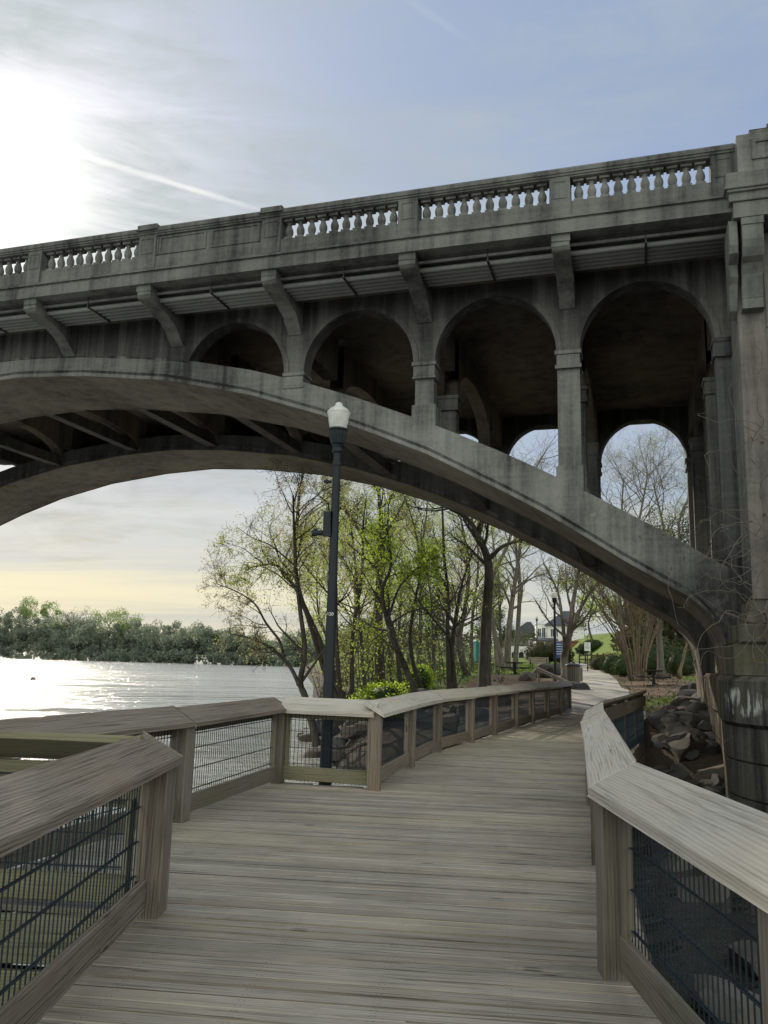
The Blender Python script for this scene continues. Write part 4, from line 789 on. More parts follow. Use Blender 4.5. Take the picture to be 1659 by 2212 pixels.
# far hall with shallow roof behind the shrubs right
# dark buoy on the river
p = gz(71, 1469, WATER); mb = MB(); mb.lathe([(.0, -.2), (.23, -.14), (.29, .04), (.25, .24), (.13, .35), (.04, .38)], n=14); o = mb.build('buoy', MAT['black_paint'], smooth=True); o.location = p; tag(o, 'small dark buoy floating alone on the open river', 'buoy')
# ------------------------------------------------------------------ trees
def leafmesh(pts, sizes, mat_, name, parent, up=.3, rnd=None):
    """one small kite-shaped leaf at every point"""
    pts = np.asarray(pts, float); n = len(pts)
    if n == 0: return None
    a = RNG.normal(size=(n, 3)); a[:, 2] -= up; a /= np.linalg.norm(a, axis=1)[:, None]; b = RNG.normal(size=(n, 3)); b -= a*(a*b).sum(1)[:, None]; b /= np.linalg.norm(b, axis=1)[:, None]
    sz = np.asarray(sizes)[:, None]*RNG.uniform(.6, 1.3, (n, 1))
    v = np.stack([pts, pts+a*sz*.5+b*sz*.32, pts+a*sz, pts+a*sz*.5-b*sz*.32], 1).reshape(-1, 3)
    me = bpy.data.meshes.new(name); f = np.arange(n*4).reshape(n, 4)
    me.vertices.add(n*4); me.vertices.foreach_set('co', v.ravel()); me.loops.add(n*4); me.loops.foreach_set('vertex_index', f.ravel()); me.polygons.add(n); me.polygons.foreach_set('loop_start', np.arange(0, n*4, 4)); me.polygons.foreach_set('loop_total', np.full(n, 4))
    at_ = me.attributes.new('rnd', 'FLOAT', 'FACE'); at_.data.foreach_set('value', (RNG.uniform(0, 1, n) if rnd is None else rnd).astype(np.float32)); me.materials.append(MAT[mat_]); me.update(); me.validate()
    return link(name, me, parent)
LEAFY = 1.6; LSZ = .74; DENSE = (1.1, 1.35, 1.5)
class Tree:
    def __init__(s, seed): s.rd = random.Random(seed); s.mb = MB(); s.br = MB(); s.tips = []
    def rv(s, k=1): return Vector((s.rd.gauss(0, k), s.rd.gauss(0, k), s.rd.gauss(0, k)))
    def path(s, p, d, L, n, jit, up):
        out = [Vector(p)]; d = Vector(d).normalized()
        for i in range(n): d = (d+s.rv(jit)+Vector((0, 0, up))).normalized(); out.append(out[-1]+d*(L/n))
        return out
    def grow(s, pts, r0, lvl, maxl, kids, spread, up, lenk, jit=.16, tip=.25):
        """children along a branch"""
        n = len(pts)-1; Lt = sum((b-a).length for a, b in zip(pts, pts[1:]))
        k = max(2, int(kids[lvl]*DENSE[lvl]*s.rd.uniform(.75, 1.25)))
        for i in range(k):
            t_ = s.rd.uniform(.22 if lvl else s.t0, 1.0) if i else 1.0; f = t_*n; j = min(int(f), n-1); p = pts[j].lerp(pts[j+1], f-j); d = (pts[j+1]-pts[j]).normalized()
            side = s.rv(); side -= d*side.dot(d); side.normalize()
            nd = (d*(1-spread*.5)+side*spread*s.rd.uniform(.6, 1.2)+Vector((0, 0, up[lvl]*s.rd.uniform(.4, 1.3)))+s.wind*.4).normalized(); L = Lt*lenk[lvl]*s.rd.uniform(.6, 1.2)*(1-.45*t_ if lvl == 0 else 1-.3*t_)
            rr = max(.006, r0*(1-.72*t_)*s.rd.uniform(.4, .62)); m = 6 if lvl < 2 else 4
            q = s.path(p, nd, L, m, jit*(1+.3*lvl), up[lvl]*.10)
            tgt = s.br; tgt.tube(q, [max(.0045, rr*(1-.8*a/m)) for a in range(m+1)], 5 if lvl == 0 else (4 if lvl == 1 else 3), cap=False, r=s.rd.random())
            if lvl+1 < maxl: s.grow(q, rr, lvl+1, maxl, kids, spread, up, lenk, jit, tip)
            if lvl+1 >= maxl-1: s.tips += q[2:]
def tree(pxpath, D, r0, label, seed, name='tree', kids=(11, 6, 4), leaf='leaf_spring', nleaf=1400, lsize=.10, spread=.85, up=(.35, .15, .05), lenk=(.42, .55, .5), bark_='bark_dark', t0=.35, group=None, extra=(), wind=(0, 0, 0), dvar=.6, clump=.10, sink=.4, world=False, maxl=3, r1=.25, cat='tree'):
    t_ = Tree(seed); t_.t0 = t0; t_.wind = Vector(wind); base = None; stems = []
    for path, rr in [(pxpath, r0)]+list(extra):
        P = []
        for i, q in enumerate(path): w_ = Vector(q) if world else at(q[0], q[1], D+(t_.rd.uniform(-dvar, dvar) if i else 0)); P.append(w_)
        if base is None: base = P[0].copy()
        # smooth the drawn line
        fine = []
        for i in range(len(P)-1):
            a, b, c, d = P[max(i-1, 0)], P[i], P[i+1], P[min(i+2, len(P)-1)]
            for k in range(4):
                u = k/4; fine.append(.5*((2*b)+(c-a)*u+(2*a-5*b+4*c-d)*u*u+(3*b-a-3*c+d)*u**3))
        fine.append(P[-1]); stems.append((fine, rr))
    root = empty(name, base, 0, label, cat, group); off_ = base
    for fine, rr in stems:
        q = [p-off_ for p in fine]; n = len(q)-1; rad = [rr*(1-(1-r1)*i/n)*(1.25 if i == 0 else 1) for i in range(n+1)]
        if fine is stems[0][0]: q = [q[0]-Vector((0, 0, sink))]+q; rad = [rad[0]*1.15]+rad
        t_.mb.tube(q, rad, 9, r=.5); t_.grow(q[-n-1:], rr, 0, maxl, kids, spread, up, lenk)
    tr = t_.mb.build('trunk', MAT[bark_], root, smooth=True, recalc=False); t_.br.build('branches', MAT[bark_], root, smooth=True, recalc=False)
    tips = np.array([tuple(p) for p in t_.tips])
    if nleaf and len(tips):
        i = RNG.integers(0, len(tips), int(nleaf*LEAFY)//6); c = np.repeat(tips[i], 6, 0); leafmesh(c+RNG.normal(0, clump, c.shape), np.full(len(c), lsize*LSZ), leaf, 'crown', root)
    return root
def Z1(X_, Y_): return ((1050+X_/1.508)*.5676, (1650+Y_/1.508)*.5676)     # coordinates read off an enlarged view
def Z2(X_, Y_): return ((700+X_*.42194)*.5676, (1780+Y_*.42194)*.5676)
BG = 'bare and budding trees on the river bank'
tree([(684, 1607), (672, 1555), Z2(1090, 2060), Z2(1050, 1930), Z2(1090, 1650), Z2(1050, 1300), Z2(1010, 950), Z2(995, 600), Z2(985, 250)], 31, .155, 'leaning budding tree at the water edge, leftmost of the bank trees', 11, kids=(12, 6, 4), leaf='leaf_bud', nleaf=2200, lsize=.085, wind=(-.28, 0, 0), spread=1.0, lenk=(.36, .55, .5), group=BG, t0=.35, sink=.6,
     extra=[([Z2(1040, 1960), Z2(960, 1800), Z2(860, 1690), Z2(740, 1600), Z2(570, 1530), Z2(420, 1500)], .085), ([Z2(900, 1700), Z2(860, 1560), Z2(740, 1400), Z2(640, 1230), Z2(480, 1120), Z2(300, 1050)], .06)])
tree([Z2(1390, 2100), Z2(1250, 1780), Z2(1140, 1420), Z2(1040, 1150), Z2(900, 940), Z2(800, 870), Z2(600, 900)], 34, .12, 'dark trunk leaning far left behind the leftmost tree', 12, kids=(14, 7, 5), leaf='leaf_spring', nleaf=3600, lsize=.10, wind=(-.15, 0, 0), spread=1.0, group=BG)
tree([Z1(395, 1540), Z1(290, 1290), Z1(215, 1110), Z1(140, 930), Z1(110, 700), Z1(130, 400), Z1(160, 200)], 36, .17, 'tall slender tree just left of the near lamp pole', 13, kids=(14, 6, 5), leaf='leaf_bud', nleaf=2600, lsize=.085, group=BG)
tree([Z1(600, 1480), Z1(592, 1200), Z1(590, 900), Z1(610, 640), Z1(600, 450), Z1(580, 250)], 40, .26, 'thick straight dark trunk standing right of the near lamp', 14, kids=(14, 6, 5), leaf='leaf_spring', nleaf=2600, lsize=.09, group=BG, extra=[([Z1(600, 760), Z1(480, 560), Z1(400, 440), Z1(300, 330)], .12), ([Z1(600, 620), Z1(690, 480), Z1(760, 330)], .10)])
tree([Z1(800, 1500), Z1(745, 1350), Z1(680, 1200), Z1(640, 1080), Z1(610, 900), Z1(660, 760), Z1(640, 560)], 33, .15, 'leaning trunk with bright yellow green leaves in the middle of the grove', 15, kids=(13, 6, 4), leaf='leaf_bright', nleaf=2600, lsize=.13, t0=.4, group=BG, extra=[([Z1(640, 1080), Z1(700, 900), Z1(780, 800), Z1(880, 720)], .06)])
tree([Z1(850, 1500), Z1(790, 1330), Z1(770, 1150), Z1(800, 950), Z1(830, 780), Z1(800, 560), Z1(740, 360)], 38, .11, 'thin grey trunk rising between the leaning tree and the twin trunks', 16, kids=(11, 6, 4), leaf='leaf_spring', nleaf=1600, lsize=.09, group=BG)
tree([Z1(995, 1490), Z1(990, 1300), Z1(985, 1100), Z1(985, 900), Z1(965, 700), Z1(955, 430), Z1(940, 250)], 37, .13, 'twin trunked tree with scattered fresh leaves left of the big dark tree', 17, kids=(13, 6, 4), leaf='leaf_bright', nleaf=1500, lsize=.10, group=BG, extra=[([Z1(1030, 1490), Z1(1012, 1230), Z1(1040, 1000), Z1(1080, 820), Z1(1150, 640)], .12), ([Z1(1000, 1180), Z1(900, 1060), Z1(820, 960), Z1(760, 840)], .06)])
tree([Z1(1115, 1430), Z1(1070, 1300), Z1(1055, 1150), Z1(1090, 980), Z1(1105, 760), Z1(1060, 480)], 48, .24, 'grey trunk just left of the big dark tree', 18, kids=(11, 6, 4), leaf='leaf_spring', nleaf=1600, lsize=.10, group=BG)
tree([Z1(1196, 1480), Z1(1200, 1300), Z1(1208, 1050), Z1(1222, 830), Z1(1212, 710), Z1(1160, 590), Z1(1100, 490), Z1(980, 420)], 36, .30, 'big dark trunk forking under the arch, rightmost of the near grove', 19, kids=(12, 7, 5), leaf='leaf_spring', nleaf=1700, lsize=.09, t0=.5, group=BG, sink=.8, extra=[([Z1(1216, 730), Z1(1290, 655), Z1(1360, 625), Z1(1440, 608)], .12), ([Z1(1160, 600), Z1(1190, 500), Z1(1230, 380)], .11)])
tree([Z1(1272, 1390), Z1(1255, 1150), Z1(1235, 900), Z1(1250, 700), Z1(1230, 450)], 56, .15, 'slim pale trunk right of the big dark trunk', 20, kids=(9, 5, 4), leaf='leaf_spring', nleaf=900, lsize=.10, bark_='bark_grey', group=BG)
tree([Z1(1325, 1350), Z1(1338, 1120), Z1(1360, 930), Z1(1395, 700), Z1(1410, 500)], 60, .27, 'grey tree standing left of the white house', 21, kids=(10, 4, 3), leaf='leaf_bud', nleaf=900, lsize=.10, bark_='bark_grey', group=BG, extra=[([Z1(1350, 1000), Z1(1290, 860), Z1(1200, 760)], .10), ([Z1(1360, 930), Z1(1450, 840), Z1(1560, 800)], .10)])
Z3 = lambda X_, Y_: ((1923+X_/1.659)*.5676, (1600+Y_/1.659)*.5676)
tree([(1222, 1462), (1219, 1420), (1228, 1380), Z3(420, 1200), Z3(450, 1020), Z3(490, 850)], 45, .24, 'vase shaped bare tree beside the litter bin and path', 22, kids=(10, 5, 4), leaf='leaf_bud', nleaf=900, lsize=.08, bark_='bark_grey', group=BG, t0=.3, up=(.6, .3, .1), extra=[([(1221, 1400), Z3(360, 1260), Z3(330, 1080), Z3(240, 900)], .12), ([(1224, 1395), Z3(470, 1200), Z3(560, 1050), Z3(640, 960)], .12), ([Z3(420, 1200), Z3(390, 1080), Z3(380, 900)], .08)])
# thin saplings and stems filling the grove
for i, (bx_, D, lean, h, lf_, lab) in enumerate([(735, 34, -20, 420, 'leaf_bud', 'thin stem close behind the near lamp pole, left side'), (760, 38, 24, 430, 'leaf_spring', 'thin stem immediately right of the near lamp pole'), (790, 42, -26, 380, 'leaf_bright', 'slender stem leaning left above the green undergrowth'), (835, 46, 10, 360, 'leaf_spring', 'slender upright stem left of the bright leaning tree'), (868, 36, -40, 240, 'leaf_bright', 'short sapling with vivid leaves by the lower railing'), (905, 52, 15, 390, 'leaf_spring', 'narrow trunk far back in the middle of the grove'), (935, 46, -16, 340, 'leaf_bud', 'crooked thin stem left of the twin trunks'), (1020, 62, 12, 360, 'leaf_spring', 'distant trunk near the portable toilet'), (1080, 70, -14, 330, 'leaf_spring', 'distant trunk left of the grey tree')]):
    y0 = 1505 if D < 50 else 1455
    tree([(bx_, y0), (bx_+lean*.2+random.uniform(-6, 6), y0-h*.3), (bx_+lean*.6+random.uniform(-8, 8), y0-h*.6), (bx_+lean, y0-h*.85), (bx_+lean*1.3, y0-h)], D, .075+.0012*D*.8, lab, 40+i, name='young_tree', kids=(10, 6, 4), leaf=lf_, nleaf=1500, lsize=.10, group='thin stems in the grove', t0=.3)
# thicket of thin stems and low growth under the grove
tk = MB(); tl = []; rdt = random.Random(77)
for i in range(190):
    D = rdt.uniform(33, 78); px = rdt.choice([rdt.uniform(690, 860), rdt.uniform(690, 1010)]) if D < 60 else rdt.uniform(680, 960); b = ground_pt(px, D)
    if shore_s(b.x, b.y) < .6: continue
    h = rdt.uniform(1.4, 6.0)*(1 if D > 42 else .8); d_ = Vector((rdt.gauss(0, .16), rdt.gauss(0, .1), 1)); pts_ = [b+Vector((0, 0, -.2))]
    for k in range(6): d_ = (d_+Vector((rdt.gauss(0, .14), rdt.gauss(0, .1), .05))).normalized(); pts_.append(pts_[-1]+d_*h/6)
    r_ = rdt.uniform(.012, .04); tk.tube(pts_, [r_*(1-.12*k) for k in range(7)], 4, cap=False, r=rdt.random())
    for k in range(rdt.randint(3, 8)):
        a = pts_[rdt.randint(2, 6)]; e = (Vector((rdt.gauss(0, 1), rdt.gauss(0, .7), rdt.uniform(.1, 1)))).normalized()*h*rdt.uniform(.12, .3); tk.tube([a, a+e*.55+Vector((0, 0, .02)), a+e], [r_*.45, r_*.35, r_*.15], 3, cap=False, r=rdt.random())
        for _ in range(rdt.randint(2, 9)): q_ = a+e*rdt.uniform(.4, 1.1); tl.append((q_.x+rdt.gauss(0, .12), q_.y+rdt.gauss(0, .12), q_.z+rdt.gauss(0, .12)))
o = tk.build('thicket', MAT['bark_dark'], smooth=True, recalc=False); tag(o, 'dense thicket of thin bare stems under the bank trees', 'thicket', kind='stuff')
leafmesh(np.array(tl), np.full(len(tl), .11), 'leaf_spring', 'leaves', o)
n = 4500; D_ = RNG.uniform(36, 88, n); px_ = RNG.uniform(690, 1100, n); pts_ = []
for i in range(n):
    x_ = (px_[i]-829.5)/1788*D_[i]*.985; pts_.append((x_, D_[i], 0))
pts_ = np.array(pts_); pts_[:, 2] = T(pts_[:, 0], pts_[:, 1])+np.abs(RNG.normal(0, .35, n)); kp = (shore_s(pts_[:, 0], pts_[:, 1]) > .8)&(np.abs(hashn(pts_[:, 0]*1.3, pts_[:, 1], 3.1)) > .12); o = leafmesh(pts_[kp], np.full(kp.sum(), .16), 'wood_behind', 'undergrowth', None); tag(o, 'low brown green undergrowth covering the bank beneath the trees', 'undergrowth', kind='stuff')
# leafy background trees
def bush_tree(px, D, h, wid, label, seed, leaf, n, lsize=.16, trunk=.14, group='leafy trees behind the grove', kids=(12, 6, 4), bark_='bark_dark', name='leafy_tree', t0=.2, clump=.3):
    b = ground_pt(px, D); return tree([b, b+Vector((.15*wid*random.uniform(-1, 1), .2, h*.35)), b+Vector((.25*wid*random.uniform(-1, 1), -.2, h*.65)), b+Vector((.3*wid*random.uniform(-1, 1), 0, h*.92))], D, trunk, label, seed, name=name, kids=kids, leaf=leaf, nleaf=n, lsize=lsize, world=True, group=group, t0=t0, clump=clump, bark_=bark_, lenk=(.5*wid/h*2, .55, .5))
for i, (px, D, h, wid, leaf, n, lab) in enumerate([(690, 52, 9, 5, 'leaf_spring', 4200, 'fresh green tree by the water behind the leftmost tree'), (745, 58, 11, 6, 'leaf_spring', 6500, 'rounded yellow green tree behind the near lamp pole'), (800, 66, 12, 6, 'leaf_spring', 5200, 'loose green tree behind the thick straight trunk'), (860, 60, 9, 5, 'leaf_bright', 3600, 'bright leafed tree in the middle distance of the grove'), (915, 82, 13, 7, 'leaf_spring', 4600, 'green tree far behind the twin trunks'), (985, 90, 14, 7, 'leaf_bud', 4200, 'olive budding tree behind the portable toilet'), (1060, 96, 12, 6, 'leaf_spring', 3600, 'loose green tree behind the big dark trunk'), (735, 98, 16, 9, 'leaf_bud', 5200, 'tall olive tree rising furthest back along the shore'), (880, 110, 17, 9, 'leaf_bud', 5200, 'tall budding tree at the back of the grove')]):
    bush_tree(px, D, h, wid, lab, 70+i, leaf, n)
bush_tree(930, 78, 5.5, 4.5, 'dark evergreen tree low behind the grove', 90, 'leaf_dark', 6500, .2, .2); bush_tree(1075, 110, 9, 5, 'dark evergreen tree left of the dark house', 91, 'leaf_dark', 6500, .24, .2)
bush_tree(1282, 128, 9, 7, 'pale green rounded tree behind the lawn slope', 92, 'leaf_bright', 6000, .26, .2, kids=(12, 6, 4))
bush_tree(1390, 70, 9, 7, 'dark leafy tree shading the shrubs right of the crepe myrtle', 93, 'leaf_dark', 6500, .2, .2); bush_tree(1480, 62, 9, 6, 'dark evergreen tree behind the rock bank', 94, 'leaf_dark', 6000, .2, .2)
# tall bare trees seen through the bridge openings
for i, (px, D, h, wid, leaf, n, lab) in enumerate([(1360, 62, 16.5, 8, 'leaf_bud', 2600, 'tall bare budding tree seen through the large right arch'), (1445, 66, 15.5, 8, 'leaf_bud', 2600, 'bare tree with brown buds seen right of centre in the large arch'), (1512, 60, 15.5, 5, 'leaf_spring', 3200, 'green tinged tree against the pier in the large arch'), (1112, 62, 18, 9, 'leaf_bud', 500, 'bare branched tree seen through the second arch opening'), (1392, 64, 16, 8, 'leaf_bud', 1500, 'bare tree rising left in the large arch opening'), (1090, 58, 15, 8, 'leaf_bud', 700, 'bare tree behind the middle of the arch rib')]):
    bush_tree(px, D, h, wid, lab, 110+i, leaf, n, .09, .2, 'tall trees behind the bridge', (14, 7, 6), 'bark_grey', 'tall_tree', .3, .2)
# crepe myrtle: many smooth tan stems from one root
b = ground_pt(1375, 45); ex = []
for i in range(26):
    a = 2*math.pi*i/26+random.uniform(-.2, .2); q = .22+.38*random.random(); f = random.uniform(.9, 1.6)
    ex.append(([b+Vector((math.cos(a)*q, math.sin(a)*q*.5, -.1)), b+Vector((math.cos(a)*q*1.5-.05, math.sin(a)*q, 1.2)), b+Vector((math.cos(a)*q*2.4*f-.15, math.sin(a)*q*1.6, 2.6)), b+Vector((math.cos(a)*q*4.0*f-.4, math.sin(a)*q*3, 4.0)), b+Vector((math.cos(a)*q*5.4*f-.7, math.sin(a)*q*4, random.uniform(4.6, 5.4)))], random.uniform(.035, .06)))
tree(ex[0][0], 45, .05, 'crepe myrtle with many smooth tan stems fanning up beside the path', 140, name='crepe_myrtle', kids=(8, 5, 4), leaf='leaf_bud', nleaf=2200, lsize=.06, extra=ex[1:], world=True, bark_='bark_tan', up=(.7, .5, .2), spread=.45, lenk=(.35, .5, .5), t0=.45, sink=.1)
# ------------------------------------------------------------------ shrubs
def shrub(px, D, w_, h, leaf, label, n=2600, ls=.09, dz=0):
    b = ground_pt(px, D); root = empty('shrub', b+Vector((0, 0, dz)), 0, label, 'shrub', 'shrubs along the path and lawn'); c = RNG.normal(size=(n, 3)); c /= np.linalg.norm(c, axis=1)[:, None]; rr = RNG.uniform(.72, 1.0, (n, 1))**.5
    lump = 1+.16*np.sin(c[:, :1]*5+px)*np.cos(c[:, 1:2]*6+D)+.1*np.sin(c[:, 2:]*9); p_ = c*rr*lump*np.array([w_/2, w_/2*.9, h/2])+np.array([0, 0, h*.46]); p_ = p_[p_[:, 2] > -.05]
    leafmesh(p_, np.full(len(p_), ls), leaf, 'foliage', root); mb = MB(); mb.lathe([(.0, .05), (w_*.33, .12), (w_*.40, h*.4), (w_*.3, h*.72), (w_*.1, h*.86), (.01, h*.87)], n=10); mb.build('inner_growth', MAT['leaf_dark'], root, smooth=True)
    for k in range(3): mb = MB()
    mb.tube([(0, 0, -.2), (.03, 0, h*.5)], .03, 5); mb.build('stem', MAT['bark_dark'], root)
shrub(1172, 92, 3.9, 2.3, 'leaf_red', 'wide reddish shrub on the lawn left of the far lamp', 4200, .14); shrub(1218, 90, 2.2, 1.9, 'leaf_red', 'smaller reddish shrub right of the far lamp', 2600, .14)
shrub(1297, 66, 1.9, 1.25, 'leaf_red', 'reddish shrub at the edge of the path bend', 2600, .09); shrub(1326, 57, 1.9, 1.5, 'leaf_dark', 'round dark green shrub left of the crepe myrtle', 4000, .07); shrub(1348, 52, 1.5, 1.3, 'leaf_shrub', 'green shrub pressed against the crepe myrtle stems', 2600, .07)
shrub(1282, 118, 3.2, 1.6, 'leaf_dark', 'dark mounded shrub on top of the lawn slope', 2600, .16); shrub(1262, 122, 2.4, 1.4, 'leaf_dark', 'small dark shrub beside the brick outbuilding', 2200, .16)
shrub(1408, 55, 2.2, 1.9, 'leaf_dark', 'dark shrub right of the crepe myrtle', 3000, .09); shrub(1440, 56, 2.4, 2.1, 'leaf_dark', 'large dark shrub at the foot of the shaded trees', 3200, .09); shrub(1470, 52, 2.0, 1.6, 'leaf_dark', 'dark shrub nearest the bridge pier', 3000, .09)
shrub(835, 30, 2.3, 1.3, 'leaf_bright', 'bright yellow green undergrowth bush behind the railing', 2600, .10); shrub(905, 40, 1.5, 1.2, 'leaf_bright', 'small fresh green bush low among the trunks', 1500, .10)
# two more trunks by the rock bank
tree([(1428, 1452), (1426, 1400), (1424, 1350), (1430, 1290), (1438, 1230)], 47, .22, 'grey trunk beside the picnic table near the rocks', 150, bark_='bark_grey', kids=(8, 5, 4), leaf='leaf_bud', nleaf=300, group=BG, t0=.5); tree([(1468, 1450), (1478, 1415), (1482, 1380), (1462, 1330), (1455, 1290)], 46, .10, 'thin pale stem leaning between the rocks and the pier', 151, bark_='bark_tan', kids=(6, 4, 3), leaf='leaf_bud', nleaf=200, group=BG, t0=.5)
# ------------------------------------------------------------------ boulders
from mathutils import noise as mnoise
def boulder(p, sx, sy, sz, label, group, m='rock', seed=0, rz=0):
    bm = bmesh.new(); bmesh.ops.create_icosphere(bm, subdivisions=3, radius=1.0); rd = random.Random(seed); cuts = []
    for _ in range(14): n = Vector((rd.gauss(0, 1), rd.gauss(0, 1), rd.gauss(0, .9))).normalized(); cuts.append((n, rd.uniform(.42, .78)))
    for v in bm.verts:
        for n, d_ in cuts:
            e = v.co.dot(n)-d_
            if e > 0: v.co -= n*e
        q = mnoise.noise(v.co*1.6+Vector((seed, 0, 0)))*.10+mnoise.noise(v.co*5+Vector((0, seed, 0)))*.045; v.co *= 1+q; v.co = Vector((v.co.x*sx, v.co.y*sy, v.co.z*sz))
    me = bpy.data.meshes.new('boulder'); bm.to_mesh(me); bm.free(); me.materials.append(MAT[m]); o = link('boulder', me); o.location = p; o.rotation_euler = (rd.uniform(-.3, .3), rd.uniform(-.3, .3), rz or rd.uniform(0, 6.28))
    for e in me.edges: pass
    bm = bmesh.new(); bm.from_mesh(me)
    for f in bm.faces: f.smooth = True
    for e in bm.edges:
        if len(e.link_faces) == 2 and e.calc_face_angle(0) > R(17): e.smooth = False
    bm.to_mesh(me); bm.free(); return tag(o, label, 'boulder', group)
rr_ = random.Random(5); k = 0
QG = 'boulders heaped between boardwalk and pier'
lab = {'rock': 'dark angular boulder in the heap between the boardwalk and the pier', 'rock_brown': 'brownish angular boulder in the heap between the boardwalk and the pier', 'rock_grey': 'grey angular boulder in the heap between the boardwalk and the pier'}
for _ in range(280):
    y = rr_.choice([rr_.uniform(14, 34), rr_.uniform(23, 35)]); xl_ = float(np.interp(y, [14, 15.6, 19.2, 24, 28, 35], [4.2, 4.9, 6.2, 8.1, 9.9, 13.6])); xr_ = float(np.interp(y, [14, 17, 27, 29, 35], [6.8, 7.1, 10.5, 13.5, 18.5]))
    if xr_-xl_ < .3: continue
    x = rr_.uniform(xl_, xr_); s_ = rr_.uniform(.26, .56)*(1.0 if y < 24 else 1.3)*(.75 if y < 17 else 1); m_ = rr_.choice(['rock', 'rock', 'rock_brown', 'rock_grey'])
    boulder((x, y, Tz(x, y)+s_*.22), s_*rr_.uniform(.9, 1.4), s_*rr_.uniform(.8, 1.1), s_*rr_.uniform(.55, .85), lab[m_], QG, m_, 200+k); k += 1
for (x, y, s_) in ((3.3, 8.3, .55), (4.2, 9.6, .5), (2.7, 6.2, .5), (3.0, 5.1, .6), (4.0, 6.6, .7), (5.0, 8.4, .6), (5.2, 10.8, .6), (4.6, 12.2, .55), (5.6, 13.2, .6), (4.9, 14.1, .5), (6.1, 14.8, .55)):
    boulder((x, y, WATER+.02), s_*1.2, s_, s_*.6, 'dark wet boulder in the shallow water right of the boardwalk', 'wet boulders right of the boardwalk', 'rock', 400+k); k += 1
boulder((5.7, 10.2, -.75), .5, .55, 1.35, 'tall pale weathered rock standing before the pier front', None, 'rock_grey', 433)
LG = 'boulders on the bank left of the boardwalk'
for _ in range(95):
    y = rr_.uniform(16, 40); s0 = rr_.uniform(-.6, 5.5); lo, hi = -8, 12
    xs_ = np.linspace(-6, 10, 161); sv = shore_s(xs_, np.full(161, y)); x = float(np.interp(s0, sv, xs_))
    if x > float(path_x(y))-2.0 or (y < 30 and x > np.interp(y, [10, 12.8, 19, 23, 29.5], [-.5, .1, 2.0, 3.6, 6.0])): continue
    s_ = rr_.uniform(.25, .7); m_ = rr_.choice(['rock', 'rock_grey', 'rock_brown']); boulder((x, y, Tz(x, y)+s_*.2), s_*rr_.uniform(.9, 1.4), s_, s_*rr_.uniform(.5, .8), {'rock': 'dark', 'rock_grey': 'grey', 'rock_brown': 'brown'}[m_]+' boulder on the river bank left of the boardwalk', LG, m_, 500+k); k += 1
for (px, D, s_, lb, m_) in ((1078, 36, .85, 'large grey domed boulder right of the big dark trunk', 'rock_grey'), (1090, 34, .8, 'long flat brown boulder just above the railing under the domed boulder', 'rock_brown'), (1040, 35, .55, 'small pale boulder left of the big dark trunk', 'rock_grey'), (1165, 47, .8, 'broad dark boulder left of the far lamp', 'rock'), (1142, 45, .55, 'tan block boulder beside the mulch', 'rock_brown'), (1195, 52, .8, 'dark boulder behind the far lamp pole', 'rock'), (1243, 37, .5, 'dark boulder at the foot of the litter bin', 'rock')):
    b = ground_pt(px, D); boulder(b+Vector((0, 0, s_*.25)), s_*1.3, s_, s_*.75, lb, 'boulders by the picnic bank', m_, 700+k); k += 1
# driftwood logs at the shore
for i, (x, y, l, a) in enumerate(((-.3, 22.5, 2.4, .4), (.2, 21.4, 1.8, 2.2), (-.9, 24.6, 2.0, 1.2))):
    mb = MB(); mb.tube([(x, y, Tz(x, y)+.35), (x+l*.5*math.cos(a), y+l*.5*math.sin(a)*.4, Tz(x, y)+.55), (x+l*math.cos(a), y+l*math.sin(a)*.4, Tz(x, y)+.6)], [.07, .06, .035], 7); o = mb.build('driftwood', MAT['bark_grey'], smooth=True); tag(o, ('pale driftwood log lying among the shore rocks', 'short driftwood log propped on the shore rocks', 'driftwood branch at the water edge')[i], 'driftwood')
# ------------------------------------------------------------------ grass blades
n = 26000; gx = RNG.uniform(-3, 34, n); gy = RNG.uniform(27, 78, n); o_ = gx-path_x(gy); keep = (np.abs(o_) > 1.35) & ~((o_ > 1.2) & (o_ < 7.5) & (gy > 34) & (gy < 58)) & ~((o_ < 0) & (o_ > -8) & (gy < 52)) & (shore_s(gx, gy) > 2.5); gx, gy = gx[keep], gy[keep]; gzv = T(gx, gy); keep = gzv > -.3; pts = np.stack([gx[keep], gy[keep], gzv[keep]], 1)
g = leafmesh(pts, np.full(len(pts), .14), 'grass_blade', 'grass', None, up=-2.2); tag(g, 'short spring grass growing over the bank and lawn', 'grass', kind='stuff')
n = 3500; lx = RNG.uniform(8, 22, n); ly = RNG.uniform(29, 60, n); o_ = lx-path_x(ly); kp = (o_ > 1.1) & (o_ < 8); pts = np.stack([lx[kp], ly[kp], T(lx[kp], ly[kp])+.03], 1); g = leafmesh(pts, np.full(len(pts), .10), 'leaf_red', 'fallen_leaves', None, up=.1); tag(g, 'brown fallen leaves scattered over the mulch bed', 'fallen leaves', kind='stuff')
